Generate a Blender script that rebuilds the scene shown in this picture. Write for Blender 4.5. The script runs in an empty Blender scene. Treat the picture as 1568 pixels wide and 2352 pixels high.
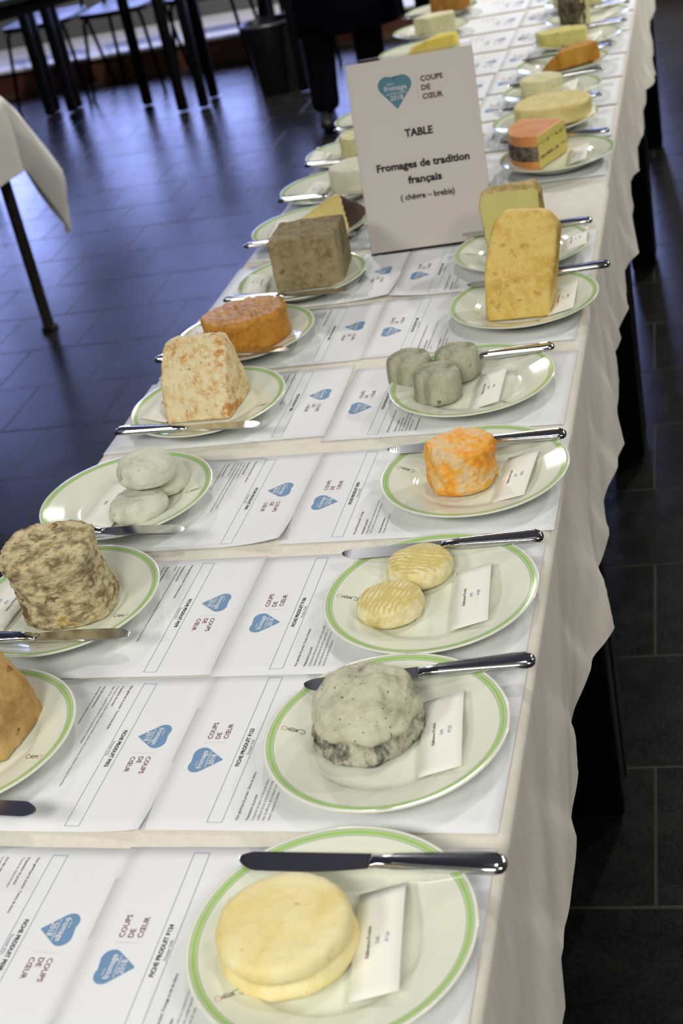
import bpy, bmesh, math, random
from math import sin, cos, pi, sqrt, atan2, radians
from mathutils import Vector, Matrix, Euler, noise

SC = bpy.context.scene
COL = SC.collection
T = 0.74                                   # table height above the floor
random.seed(7)


def lin(r, g, b):
    f = lambda c: (c / 255) / 12.92 if c / 255 <= 0.04045 else ((c / 255 + 0.055) / 1.055) ** 2.4
    return (f(r), f(g), f(b), 1.0)


# ------------------------------------------------------------------ camera
cam_d = bpy.data.cameras.new('camera')
cam = bpy.data.objects.new('camera', cam_d)
COL.objects.link(cam)
cam.location = (0.48878, -0.56338, 0.73518 + T)
cam.rotation_euler = (1.06744, 0.19059, 0.21305)
cam_d.sensor_fit = 'VERTICAL'
cam_d.sensor_height = 36.0
cam_d.sensor_width = 24.0
cam_d.lens = 3224.03 / 2352 * 36.0
cam_d.clip_start = 0.05
cam_d.clip_end = 60
cam_d.dof.use_dof = True
cam_d.dof.focus_distance = 1.42
cam_d.dof.aperture_fstop = 8.5
SC.camera = cam

# ------------------------------------------------------------------ light
SC.view_settings.view_transform = 'Standard'
SC.view_settings.look = 'None'
SC.view_settings.gamma = 1.0
SC.view_settings.exposure = 0.22
SC.view_settings.use_curve_mapping = False
world = bpy.data.worlds.new('world')
SC.world = world
world.use_nodes = True
bg = world.node_tree.nodes['Background']
bg.inputs[0].default_value = (0.36, 0.44, 1.0, 1)      # overcast daylight, blue against the warm lamps
bg.inputs[1].default_value = 12.0

LAMPS = [(-1.7, 5.7, 92, 'over the left aisle, toward the windows'), (1.5, 6.0, 100, 'beyond the far end of the cheese table'), (2.8, 4.0, 62, 'on the right, toward the windows'),
         (0.5, 1.1, 9, 'over the near half of the cheese table')]
FILL_PANELS = [(0.2, -2.9, 96, 'behind the viewer, over the line of the table'), (-2.2, -2.3, 72, 'behind the viewer, on the left'), (2.7, -1.2, 34, 'on the right, level with the viewer')]  # unseen panels added as soft fill from the viewer's side
CEIL = 3.35


# ------------------------------------------------------------------ helpers
def tag(o, label=None, cat=None, group=None, kind=None):
    if label: o['label'] = label
    if cat: o['category'] = cat
    if group: o['group'] = group
    if kind: o['kind'] = kind
    return o


def link(name, me, mat=None, parent=None, loc=None, rot=None, smooth=None):
    if mat is not None and len(me.materials) == 0:
        me.materials.append(mat)
    o = bpy.data.objects.new(name, me)
    COL.objects.link(o)
    if parent is not None: o.parent = parent
    if loc is not None: o.location = loc
    if rot is not None: o.rotation_euler = rot
    if smooth is not None:
        me.polygons.foreach_set('use_smooth', [smooth] * len(me.polygons))
    return o


def empty(name, loc, rot=(0, 0, 0)):
    o = bpy.data.objects.new(name, None)
    o.empty_display_size = 0.05
    COL.objects.link(o)
    o.location = loc
    o.rotation_euler = rot
    return o


def mesh(name, verts, faces):
    me = bpy.data.meshes.new(name)
    me.from_pydata([tuple(v) for v in verts], [], faces)
    me.update()
    return me


def dup(root, name, loc, rz=0.0):
    r = root.copy()
    r.name = name
    COL.objects.link(r)
    r.location = loc
    r.rotation_euler = (0, 0, rz)
    for ch in list(root.children):
        c = ch.copy()
        COL.objects.link(c)
        c.parent = r
        for g in ch.children:
            d = g.copy()
            COL.objects.link(d)
            d.parent = c
    return r


class MB:
    """collects simple solids into one mesh"""
    def __init__(s): s.v = []; s.f = []

    def box(s, x0, x1, y0, y1, z0, z1, M=None):
        p = [(x0, y0, z0), (x1, y0, z0), (x1, y1, z0), (x0, y1, z0), (x0, y0, z1), (x1, y0, z1), (x1, y1, z1), (x0, y1, z1)]
        if M is not None: p = [tuple(M @ Vector(q)) for q in p]
        n = len(s.v); s.v += p
        s.f += [tuple(n + i for i in q) for q in ((0, 3, 2, 1), (4, 5, 6, 7), (0, 1, 5, 4), (1, 2, 6, 5), (2, 3, 7, 6), (3, 0, 4, 7))]
        return s

    def tube(s, pts, r, seg=10, cap=True):
        pts = [Vector(p) for p in pts]
        rs = r if isinstance(r, (list, tuple)) else [r] * len(pts)
        n0 = len(s.v)
        up = None
        for i, p in enumerate(pts):
            d = (pts[min(i + 1, len(pts) - 1)] - pts[max(i - 1, 0)]).normalized()
            if up is None:
                up = Vector((0, 0, 1)) if abs(d.z) < 0.9 else Vector((1, 0, 0))
            a = d.cross(up).normalized(); b = a.cross(d).normalized(); up = b
            for k in range(seg):
                t = 2 * pi * k / seg
                s.v.append(tuple(p + (a * cos(t) + b * sin(t)) * rs[i]))
        for i in range(len(pts) - 1):
            for k in range(seg):
                k2 = (k + 1) % seg
                s.f.append((n0 + i * seg + k, n0 + i * seg + k2, n0 + (i + 1) * seg + k2, n0 + (i + 1) * seg + k))
        if cap:
            s.f.append(tuple(n0 + k for k in range(seg))[::-1])
            m = n0 + (len(pts) - 1) * seg
            s.f.append(tuple(m + k for k in range(seg)))
        return s

    def lathe(s, prof, seg=48, c=(0, 0)):
        n0 = len(s.v)
        for r, z in prof:
            for k in range(seg):
                t = 2 * pi * k / seg
                s.v.append((c[0] + r * cos(t), c[1] + r * sin(t), z))
        for i in range(len(prof) - 1):
            for k in range(seg):
                k2 = (k + 1) % seg
                s.f.append((n0 + i * seg + k, n0 + i * seg + k2, n0 + (i + 1) * seg + k2, n0 + (i + 1) * seg + k))
        return s

    def build(s, name, mat, parent=None, loc=None, rot=None, smooth=False, bevel=0.0, seg=2):
        me = mesh(name, s.v, s.f)
        bm = bmesh.new(); bm.from_mesh(me)
        bmesh.ops.remove_doubles(bm, verts=bm.verts, dist=1e-6)
        if bevel:
            bmesh.ops.bevel(bm, geom=list(bm.edges), offset=bevel, segments=seg, affect='EDGES', profile=0.5)
        bmesh.ops.recalc_face_normals(bm, faces=bm.faces)
        bm.to_mesh(me); bm.free()
        return link(name, me, mat, parent, loc, rot, smooth)


# ------------------------------------------------------------------ materials
def new_mat(name):
    m = bpy.data.materials.new(name)
    m.use_nodes = True
    nt = m.node_tree
    return m, nt, nt.nodes['Principled BSDF']


def plain(name, col, rough=0.5, metal=0.0, spec=0.5, coat=0.0):
    m, nt, b = new_mat(name)
    b.inputs['Base Color'].default_value = col
    b.inputs['Roughness'].default_value = rough
    b.inputs['Metallic'].default_value = metal
    b.inputs['Specular IOR Level'].default_value = spec
    b.inputs['Coat Weight'].default_value = coat
    b.inputs['Coat Roughness'].default_value = 0.08
    return m


def coords(nt, scale=(1, 1, 1), loc=(0, 0, 0)):
    tc = nt.nodes.new('ShaderNodeTexCoord')
    mp = nt.nodes.new('ShaderNodeMapping')
    mp.inputs['Scale'].default_value = scale
    mp.inputs['Location'].default_value = loc
    nt.links.new(tc.outputs['Object'], mp.inputs['Vector'])
    return mp.outputs['Vector']


def tex_noise(nt, vec, scale, detail=6, rough=0.6, dist=0.0):
    n = nt.nodes.new('ShaderNodeTexNoise')
    n.inputs['Scale'].default_value = scale
    n.inputs['Detail'].default_value = detail
    n.inputs['Roughness'].default_value = rough
    n.inputs['Distortion'].default_value = dist
    nt.links.new(vec, n.inputs['Vector'])
    return n.outputs['Fac']


def ramp(nt, fac, stops):
    r = nt.nodes.new('ShaderNodeValToRGB')
    e = r.color_ramp.elements
    while len(e) < len(stops): e.new(0.5)
    for el, (p, c) in zip(e, stops):
        el.position = p; el.color = c
    nt.links.new(fac, r.inputs['Fac'])
    return r.outputs['Color']


def mix(nt, fac, a, b, mode='MIX'):
    n = nt.nodes.new('ShaderNodeMix'); n.data_type = 'RGBA'; n.blend_type = mode
    for sock, val in ((n.inputs[0], fac), (n.inputs[6], a), (n.inputs[7], b)):
        if isinstance(val, (int, float)): sock.default_value = val
        elif isinstance(val, tuple): sock.default_value = val
        else: nt.links.new(val, sock)
    return n.outputs[2]


def bump(nt, b, h, strength, dist):
    n = nt.nodes.new('ShaderNodeBump')
    n.inputs['Strength'].default_value = strength
    n.inputs['Distance'].default_value = dist
    nt.links.new(h, n.inputs['Height'])
    nt.links.new(n.outputs['Normal'], b.inputs['Normal'])


def cheese_mat(name, stops, scale=40, rough=0.6, bstr=0.5, bdist=0.002, bscale=180, fine=None, spots=None, stretch=(1, 1, 1), spec=0.3):
    """mottled rind: large noise colours, fine grain, optional dark specks (colour, scale, amount)"""
    m, nt, b = new_mat(name)
    v = coords(nt, stretch)
    v0 = coords(nt)
    stops = [(.5 + (p - .5) * .72, c) for p, c in stops]
    c = ramp(nt, tex_noise(nt, v, scale, 8, 0.62, 0.3), stops)
    if fine:
        c = mix(nt, ramp(nt, tex_noise(nt, v0, fine[1], 4, 0.7), [(0.45, (0, 0, 0, 1)), (0.62, (1, 1, 1, 1))]), c, fine[0])
    if spots:
        for col, sc, lo in (spots if isinstance(spots, list) else [spots]):
            lo2 = .5 + (lo - .5) * .86
            s = ramp(nt, tex_noise(nt, v0, sc, 3, 0.6), [(lo2, (0, 0, 0, 1)), (lo2 + 0.05, (1, 1, 1, 1))])
            c = mix(nt, s, c, col)
    nt.links.new(c, b.inputs['Base Color'])
    b.inputs['Roughness'].default_value = rough
    b.inputs['Specular IOR Level'].default_value = spec
    bump(nt, b, tex_noise(nt, v, bscale, 6, 0.65), bstr, bdist)
    return m


PAPER = plain('paper', lin(236, 238, 242), 0.62, spec=0.25)
CARDM = plain('card_paper', lin(243, 243, 234), 0.6, spec=0.25)
INK = plain('black_ink', lin(40, 40, 44), 0.6, spec=0.2)
INKG = plain('grey_ink', lin(78, 80, 84), 0.6, spec=0.2)
INKB = plain('blue_line_ink', lin(70, 120, 160), 0.6, spec=0.2)
INKC = plain('card_blue_ink', lin(80, 100, 165), 0.6, spec=0.2)
HEARTM = plain('heart_blue', lin(116, 152, 190), 0.6, spec=0.2)
WHITEI = plain('white_print', lin(228, 232, 236), 0.6, spec=0.2)
WINE = plain('wine_ink', lin(112, 50, 54), 0.6, spec=0.2)
GREYL = plain('pale_grey_line', lin(190, 192, 196), 0.6, spec=0.2)
STEEL = plain('polished_steel', (0.60, 0.61, 0.62, 1), 0.13, metal=1.0)
STEELB = plain('blade_steel', (0.60, 0.61, 0.62, 1), 0.17, metal=1.0)
BLACKM = plain('black_metal', (0.003, 0.003, 0.0035, 1), 0.6, spec=0.08)
BLACKT = plain('black_laminate', (0.008, 0.008, 0.009, 1), 0.4, spec=0.3)
BLACKC = plain('black_cloth', (0.006, 0.007, 0.010, 1), 0.9, spec=0.05)
NAVYC = plain('dark_navy_cloth', (0.006, 0.008, 0.014, 1), 0.9, spec=0.05)
SHOEM = plain('black_leather', (0.005, 0.005, 0.005, 1), 0.5, spec=0.2)
SKIN = plain('skin', lin(205, 160, 135), 0.5, spec=0.3)
HAIRM = plain('brown_hair', lin(52, 38, 28), 0.6)
LEGST = plain('dark_steel_leg', lin(62, 60, 58), 0.4, metal=0.6)


def cloth_mat():
    m, nt, b = new_mat('cream_cloth')
    v = coords(nt)
    v2 = coords(nt, (1, 1, 0.12))
    c = ramp(nt, tex_noise(nt, v2, 60, 5, 0.7), [(0.3, lin(226, 221, 208)), (0.7, lin(238, 234, 223))])
    nt.links.new(c, b.inputs['Base Color'])
    b.inputs['Roughness'].default_value = 0.85
    b.inputs['Specular IOR Level'].default_value = 0.15
    b.inputs['Sheen Weight'].default_value = 0.1
    bump(nt, b, tex_noise(nt, v, 900, 3, 0.7), 0.25, 0.0006)
    return m


CLOTH = cloth_mat()


def tile_mat():
    m, nt, b = new_mat('slate_tile')
    v = coords(nt)
    oi = nt.nodes.new('ShaderNodeObjectInfo')
    add = nt.nodes.new('ShaderNodeVectorMath'); add.operation = 'ADD'
    nt.links.new(v, add.inputs[0]); nt.links.new(oi.outputs['Location'], add.inputs[1])
    n1 = tex_noise(nt, add.outputs[0], 14, 8, 0.7, 0.4)
    n2 = tex_noise(nt, add.outputs[0], 130, 5, 0.7)
    c = ramp(nt, n1, [(0.36, (0.0040, 0.0042, 0.0042, 1)), (0.52, (0.0085, 0.0086, 0.0082, 1)), (0.68, (0.016, 0.016, 0.015, 1))])
    c = mix(nt, 0.35, c, ramp(nt, n2, [(0.40, (0.003, 0.003, 0.003, 1)), (0.6, (0.022, 0.022, 0.020, 1))]))
    c = mix(nt, oi.outputs['Random'], c, mix(nt, 0.25, c, (0.015, 0.015, 0.015, 1)))
    nt.links.new(c, b.inputs['Base Color'])
    rr = ramp(nt, n1, [(0.3, (0.19, 0.19, 0.19, 1)), (0.75, (0.28, 0.28, 0.28, 1))])
    nt.links.new(rr, b.inputs['Roughness'])
    b.inputs['Specular IOR Level'].default_value = 0.25
    bump(nt, b, n2, 0.25, 0.002)
    return m


TILE = tile_mat()
GROUT = plain('grout', (0.044, 0.043, 0.036, 1), 0.28, spec=0.25)
WALLM = plain('grey_wall', lin(92, 92, 90), 0.8)
PARAP = plain('grey_parapet', lin(92, 92, 92), 0.8)
CEILM = plain('ceiling_paint', lin(128, 126, 123), 0.9)
LEDGE = plain('pale_stone_ledge', lin(200, 200, 204), 0.7, spec=.2)


def wood_mat():
    m, nt, b = new_mat('dark_wood')
    v = coords(nt, (1, 8, 20))
    c = ramp(nt, tex_noise(nt, v, 6, 6, 0.6), [(0.3, lin(52, 26, 14)), (0.7, lin(86, 46, 24))])
    nt.links.new(c, b.inputs['Base Color']); b.inputs['Roughness'].default_value = 0.6
    return m


WOOD = wood_mat()


def glass_mat(name, tint=(1, 1, 1, 1), fac=0.06):
    m = bpy.data.materials.new(name); m.use_nodes = True
    nt = m.node_tree; nt.nodes.clear()
    out = nt.nodes.new('ShaderNodeOutputMaterial')
    tr = nt.nodes.new('ShaderNodeBsdfTransparent'); tr.inputs[0].default_value = tint
    gl = nt.nodes.new('ShaderNodeBsdfGlossy'); gl.inputs['Roughness'].default_value = 0.04
    fr = nt.nodes.new('ShaderNodeFresnel'); fr.inputs['IOR'].default_value = 1.45
    mx = nt.nodes.new('ShaderNodeMixShader')
    nt.links.new(fr.outputs[0], mx.inputs[0]); nt.links.new(tr.outputs[0], mx.inputs[1]); nt.links.new(gl.outputs[0], mx.inputs[2])
    nt.links.new(mx.outputs[0], out.inputs[0])
    return m


GLASS = glass_mat('window_glass')
ACRYL = glass_mat('clear_acrylic', (0.96, 0.955, 0.95, 1))


def lamp_mat():
    m, nt, b = new_mat('lamp_lens')
    b.inputs['Emission Color'].default_value = (1.0, 0.93, 0.82, 1)
    b.inputs['Emission Strength'].default_value = 1.6
    return m


LAMPM = lamp_mat()
WHITEP = plain('white_enamel', lin(225, 225, 222), 0.4)


def plate_mat():
    """ivory glaze with the printed rim: grey line, green band, grey line"""
    m, nt, b = new_mat('plate_glaze')
    tc = nt.nodes.new('ShaderNodeTexCoord')
    sep = nt.nodes.new('ShaderNodeSeparateXYZ'); nt.links.new(tc.outputs['Object'], sep.inputs[0])
    cmb = nt.nodes.new('ShaderNodeCombineXYZ')
    nt.links.new(sep.outputs[0], cmb.inputs[0]); nt.links.new(sep.outputs[1], cmb.inputs[1])
    ln = nt.nodes.new('ShaderNodeVectorMath'); ln.operation = 'LENGTH'; nt.links.new(cmb.outputs[0], ln.inputs[0])
    mr = nt.nodes.new('ShaderNodeMapRange')
    mr.inputs[1].default_value = 0.0925; mr.inputs[2].default_value = 0.1045
    nt.links.new(ln.outputs['Value'], mr.inputs[0])
    iv = lin(230, 234, 218); gr = lin(164, 203, 118); pg = lin(196, 216, 172); ln_c = lin(128, 136, 138)
    p = lambda r: (r - 0.0925) / 0.012
    r = nt.nodes.new('ShaderNodeValToRGB'); cr = r.color_ramp; cr.interpolation = 'CONSTANT'
    st = [(0, iv), (p(.0951), ln_c), (p(.09552), pg), (p(.0967), gr), (p(.0994), pg), (p(.1006), ln_c), (p(.10105), iv)]
    while len(cr.elements) < len(st): cr.elements.new(0.5)
    for el, (q, c) in zip(cr.elements, st): el.position = q; el.color = c
    nt.links.new(mr.outputs[0], r.inputs[0])
    # only the upper side carries the print
    gt = nt.nodes.new('ShaderNodeMath'); gt.operation = 'GREATER_THAN'; gt.inputs[1].default_value = 0.0165
    nt.links.new(sep.outputs[2], gt.inputs[0])
    nt.links.new(mix(nt, gt.outputs[0], iv, r.outputs[0]), b.inputs['Base Color'])
    b.inputs['Roughness'].default_value = 0.12
    b.inputs['Specular IOR Level'].default_value = 0.5
    return m


PLATEM = plate_mat()

# ------------------------------------------------------------------ room
RX0, RX1, RY0, RY1 = -5.6, 4.4, -4.0, 8.3
WS, WT = 0.42, 1.68                        # window sill and head
FROT = 0.022
tag(MB().box(RX0, RX1, RY0, RY1, -0.06, -0.0008).build('floor', GROUT), kind='structure')
floor = bpy.data.objects['floor']
PITCH = 0.2955


def tile_mesh(n):
    b = MB(); h = (PITCH - 0.005) / 2
    b.box(-h, h, -h, h, -0.0008, 0.0)
    me = mesh('floor_tile', b.v, b.f)
    bm = bmesh.new(); bm.from_mesh(me)
    top = [e for e in bm.edges if all(v.co.z > -0.001 for v in e.verts)]
    bmesh.ops.bevel(bm, geom=top, offset=0.0004, segments=1, affect='EDGES')
    bmesh.ops.recalc_face_normals(bm, faces=bm.faces)
    bm.to_mesh(me); bm.free(); me.materials.append(TILE)
    return me


def cam_px(p):
    q = Euler(cam.rotation_euler).to_matrix().transposed() @ (Vector(p) - cam.location)
    if q.z > -0.05: return (-9999, -9999)
    return (784 + 3224 * q.x / -q.z, 1176 - 3224 * q.y / -q.z)


tm = tile_mesh('floor_tile')
cand, rest = [], []
cf, sf = cos(FROT), sin(FROT)
for j in range(-18, 34):
    yy = 0.8775 + 0.2955 * j + PITCH / 2
    for i in range(-26, 22):
        xx = 0.340 + (0.5 if j % 2 else 0.0) * PITCH + i * PITCH + PITCH / 2
        # rotate about (0.34, 0.875)
        dx, dy = xx - 0.34, yy - 0.875
        x = 0.34 + dx * cf - dy * sf; y = 0.875 + dx * sf + dy * cf
        if not (RX0 + 0.1 < x < RX1 - 0.1 and RY0 + 0.1 < y < 7.28): continue
        px, py = cam_px((x, y, 0))
        under = -0.29 < x < 0.19 and y < 4.6
        if -60 < px < 1640 and -60 < py < 2430 and not under and not (px > 860 and x < 0.15): cand.append((math.hypot(x - cam.location.x, y - cam.location.y), x, y))
        else: rest.append((x, y))
cand.sort()
for k, (d, x, y) in enumerate(cand):
    if k < 300:
        o = link('floor_tile', tm, None, floor, (x, y, random.uniform(-0.0004, 0.0004)), (0, 0, FROT))
    else: rest.append((x, y))
v0 = [v.co.copy() for v in tm.vertices]; f0 = [tuple(p.vertices) for p in tm.polygons]
vv, ff = [], []
for x, y in rest:
    n = len(vv)
    vv += [(x + v.x * cf - v.y * sf, y + v.x * sf + v.y * cf, v.z) for v in v0]
    ff += [tuple(n + i for i in f) for f in f0]
tag(link('floor_tiles', mesh('floor_tiles', vv, ff), TILE, floor), kind='stuff')

tag(MB().box(RX0, RX1, RY0, RY1, CEIL, CEIL + 0.1).build('ceiling', CEILM), kind='structure')
tag(MB().box(RX0 - 0.1, RX0, RY0, RY1, -0.006, CEIL).build('wall_left', WALLM), kind='structure')
tag(MB().box(RX1, RX1 + 0.1, RY0, RY1, -0.006, CEIL).build('wall_right', WALLM), kind='structure')
tag(MB().box(RX0, RX1, RY0 - 0.1, RY0, -0.006, CEIL).build('wall_front', WALLM), kind='structure')
PIERS = [-5.6, -3.95, -2.3, -0.65, 0.05]            # solid wall to the right of the last window
# window wall at the back: parapet, lintel, piers
wb = MB(); wb.box(RX0, RX1, RY1 - 0.12, RY1, -0.006, WS); wb.box(RX0, RX1, RY1 - 0.12, RY1, WT, CEIL); wb.box(PIERS[-1], RX1, RY1 - 0.12, RY1, WS, WT)
for x in PIERS: wb.box(x, x + 0.10, RY1 - 0.12, RY1, WS, WT)
tag(wb.build('wall_back', PARAP), kind='structure')
for n in range(4):
    x0, x1 = PIERS[n] + 0.10, PIERS[n + 1]
    fr = MB()
    for a, b_, c, d in ((x0, x0 + .05, WS, WT), (x1 - .05, x1, WS, WT), (x0, x1, WS, WS + .05), (x0, x1, WT - .05, WT), (x0, x1, 1.45, 1.49)):
        fr.box(a, b_, RY1 - .09, RY1 - .03, c, d)
    w = tag(fr.build('window_%d' % (n + 1), BLACKM), kind='structure')
    MB().box(x0 + .05, x1 - .05, RY1 - .065, RY1 - .06, WS + .05, 1.45).build('pane', GLASS, w)
    MB().box(x0 + .05, x1 - .05, RY1 - .065, RY1 - .06, 1.49, WT - .05).build('pane', GLASS, w)
tag(MB().box(RX0, RX1, 7.40, 7.43, -0.006, 0.128).build('trim_1', WOOD, bevel=0.002), kind='structure')
tag(MB().box(RX0, RX1, 7.385, RY1 - .12, 0.128, 0.146).build('trim_2', LEDGE, bevel=0.003), kind='structure')

# ceiling lamps
for k, (x, y, p, where) in enumerate(LAMPS):
    e = empty('ceiling_lamp', (x, y, CEIL))
    tag(e, 'round white ceiling lamp ' + where, 'lamp', 'ceiling lamps')
    MB().lathe([(0.0, 0), (0.16, 0), (0.16, -0.05), (0.135, -0.055), (0.13, -0.02)], 32).build('housing', WHITEP, e, smooth=False)
    MB().lathe([(0.129, -0.03), (0.08, -0.034), (0.0, -0.035)], 32).build('lens', LAMPM, e, smooth=True)
    ld = bpy.data.lights.new('lamp_light', 'AREA'); ld.shape = 'DISK'; ld.size = 0.22; ld.energy = p
    ld.color = (1.0, 0.965, 0.90)
    lo = bpy.data.objects.new('lamp_light', ld); COL.objects.link(lo); lo.parent = e; lo.location = (0, 0, -0.06)


for k, (x, y, p, where) in enumerate(FILL_PANELS):  # added fill light, out of view, brightens the sign and cheese fronts
    e = empty('fill_panel', (x, y, CEIL))
    tag(e, 'added square white fill panel on the ceiling ' + where, 'lamp', 'added ceiling fill panels')
    fr = MB()
    for q in ((-.62, .62, -.62, -.58), (-.62, .62, .58, .62), (-.62, -.58, -.58, .58), (.58, .62, -.58, .58)): fr.box(*q, -.05, 0)
    fr.build('panel_frame', WHITEP, e)
    MB().box(-.58, .58, -.58, .58, -.03, -.025).build('diffuser', LAMPM, e)
    ld = bpy.data.lights.new('lamp_light', 'AREA'); ld.shape = 'SQUARE'; ld.size = 1.1; ld.energy = p; ld.color = (1.0, 0.965, 0.90)
    lo = bpy.data.objects.new('lamp_light', ld); COL.objects.link(lo); lo.parent = e; lo.location = (0, 0, -.06)


# ------------------------------------------------------------------ tables
LEGR = 0.034


def leg_mesh():
    b = MB()
    b.box(-LEGR, LEGR, -LEGR, LEGR, 0.006, T - 0.03)
    me = mesh('leg', b.v, b.f)
    bm = bmesh.new(); bm.from_mesh(me)
    bmesh.ops.bevel(bm, geom=list(bm.edges), offset=0.010, segments=3, affect='EDGES', profile=0.5)
    bmesh.ops.recalc_face_normals(bm, faces=bm.faces)
    bm.to_mesh(me); bm.free(); me.materials.append(BLACKM)
    me.polygons.foreach_set('use_smooth', [True] * len(me.polygons))
    return me


LEGME = leg_mesh()
FOOTME = None


def table(x0, x1, y0, y1, label, rz=0.0, group=None, inset=0.045, zlo=0.0, leg=None):
    cx, cy = (x0 + x1) / 2, (y0 + y1) / 2
    hx, hy = (x1 - x0) / 2, (y1 - y0) / 2
    e = empty('folding_table', (cx, cy, 0), (0, 0, rz))
    tag(e, label, 'table', group)
    MB().box(-hx, hx, -hy, hy, T - 0.030, T - 0.004 - zlo).build('tabletop', BLACKT, e, bevel=0.004)
    MB().box(-hx + .06, hx - .06, -hy + .05, hy - .05, T - 0.075, T - 0.03).build('apron', BLACKM, e)
    for sx in (-1, 1):
        for sy in (-1, 1):
            l = link('leg', leg or LEGME, None, e, (sx * (hx - inset), sy * (hy - inset), 0))
            q = .031 if leg is None else .022
            MB().box(-q, q, -q, q, 0.0, 0.012).build('foot_cap', BLACKT, l, bevel=0.004)
    return e


HX = 0.295
for k, (y0, y1, w) in enumerate([(-0.03, 1.118, 'nearest table of the long cheese row, under the front of the cream cloth'),
                                 (1.125, 2.242, 'second table of the long cheese row, under the sign'),
                                 (2.249, 3.398, 'third table of the long cheese row, with a leg showing below the far cloth'),
                                 (3.405, 4.60, 'farthest table of the long cheese row, at the top of the picture')]):
    table(-HX, HX, y0, y1, w, inset=0.037)


HEM = [(-.3, .315), (.0, .322), (.12, .320), (.22, .3165), (.42, .3105), (.59, .307), (.73, .309), (.79, .3265), (.84, .320), (.91, .314), (1.13, .3115),
       (1.2, .317), (1.24, .322), (1.27, .315), (1.45, .310), (1.64, .303), (1.76, .3105), (1.9, .3075), (2.0, .312), (2.04, .323), (2.1, .312), (2.2, .307),
       (2.4, .305), (2.95, .308), (3.3, .322), (3.4, .336), (3.46, .318), (3.9, .306), (4.2, .31), (4.7, .31)]


def lerp_tab(tab, y):
    for (a, va), (b, vb) in zip(tab, tab[1:]):
        if a <= y <= b:
            return va + (vb - va) * (y - a) / (b - a)
    return tab[-1][1] if y > tab[-1][0] else tab[0][1]


def tablecloth(y0, y1, label, lift=0.0, drop=0.205, off=0.0):
    ny = int((y1 - y0) / 0.008)
    top = [-HX + 0.006 + (2 * HX - 0.012) * i / 16 for i in range(17)]
    nd = 26
    verts, faces = [], []
    for j in range(ny + 1):
        y = y0 + (y1 - y0) * j / ny
        hx = lerp_tab(HEM, y)
        row = []
        for side in (-1, 1):
            part = []
            for i in range(nd + 1):
                d = i / nd
                if i <= 5:                                  # rounded table edge
                    a = i / 5 * pi / 2
                    x = HX - 0.004 + 0.010 * sin(a); z = -0.010 * (1 - cos(a))
                else:
                    t = (i - 5) / (nd - 5)
                    dd = drop + 0.008 * sin(y * 7.1 + side) + 0.003 * sin(y * 19 + 1.3)
                    bul = (hx if side > 0 else 0.312 + 0.006 * sin(y * 11)) - HX - 0.006
                    sl = y + 0.35 * t * (0.3 + 0.2 * sin(y * 2.3))
                    fold = 0.0042 * sin(sl * 15 + 0.8 * sin(sl * 7)) + 0.0018 * sin(sl * 33 + 2 * t + sin(y * 5)) + 0.0007 * sin(sl * 71 + 4 * t)
                    # soft pleats with one sharp side, running slantwise down the skirt
                    for f_, sl_, am, ph in ((4.3, .10, .0085, .2), (7.1, -.16, .0045, .65)):
                        q = (y * f_ + sl_ * f_ * t + ph + .25 * sin(y * 3.1 + ph * 9)) % 1.0
                        fold += am * ((q / .82) if q < .82 else (1 - q) / .18) - am * .5
                    x = HX + 0.006 + bul * t ** 1.15 + fold * min(1, t * 1.9) * (0.35 + 0.65 * t)
                    z = -0.010 - (dd - 0.010) * t
                part.append((side * (x + off * min(1, i / 4)), y, z))
            row.append(part)
        wr = lambda x: 0.0004 * noise.noise(Vector((x * 14, y * 9, 3.1)))
        line = row[0][::-1] + [(x, y, wr(x)) for x in top] + row[1]
        verts += [(p[0], p[1] - (y0 + y1) / 2, p[2] + lift) for p in line]
    n = len(line)
    for j in range(ny):
        for i in range(n - 1):
            faces.append((j * n + i, j * n + i + 1, (j + 1) * n + i + 1, (j + 1) * n + i))
    me = mesh('tablecloth', verts, faces)
    bm = bmesh.new(); bm.from_mesh(me)
    bmesh.ops.recalc_face_normals(bm, faces=bm.faces)
    bm.to_mesh(me); bm.free()
    o = link('tablecloth', me, CLOTH, None, (0, (y0 + y1) / 2, T - 0.0022), smooth=True)
    tag(o, label, 'tablecloth')
    return o


tablecloth(-0.22, 1.80, 'cream tablecloth on the front half of the cheese table, nearest the viewer', lift=0.0012, off=.003)
tablecloth(1.765, 4.72, 'cream tablecloth on the far half of the cheese table, behind the sign', lift=0.0)


# ------------------------------------------------------------------ text
TCACHE = {}


def text_geo(s, bold=0.0):
    k = (s, bold)
    if k not in TCACHE:
        c = bpy.data.curves.new('text', 'FONT')
        c.body = s; c.size = 1.0; c.resolution_u = 2; c.offset = bold; c.fill_mode = 'FRONT'
        o = bpy.data.objects.new('text', c); COL.objects.link(o)
        bpy.context.view_layer.update()
        me = bpy.data.meshes.new_from_object(o.evaluated_get(bpy.context.evaluated_depsgraph_get()))
        vs = [(v.co.x, v.co.y) for v in me.vertices]; fs = [tuple(p.vertices) for p in me.polygons]
        bpy.data.objects.remove(o); bpy.data.curves.remove(c); bpy.data.meshes.remove(me)
        TCACHE[k] = (vs, fs, min(v[0] for v in vs), max(v[0] for v in vs))
    return TCACHE[k]


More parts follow.
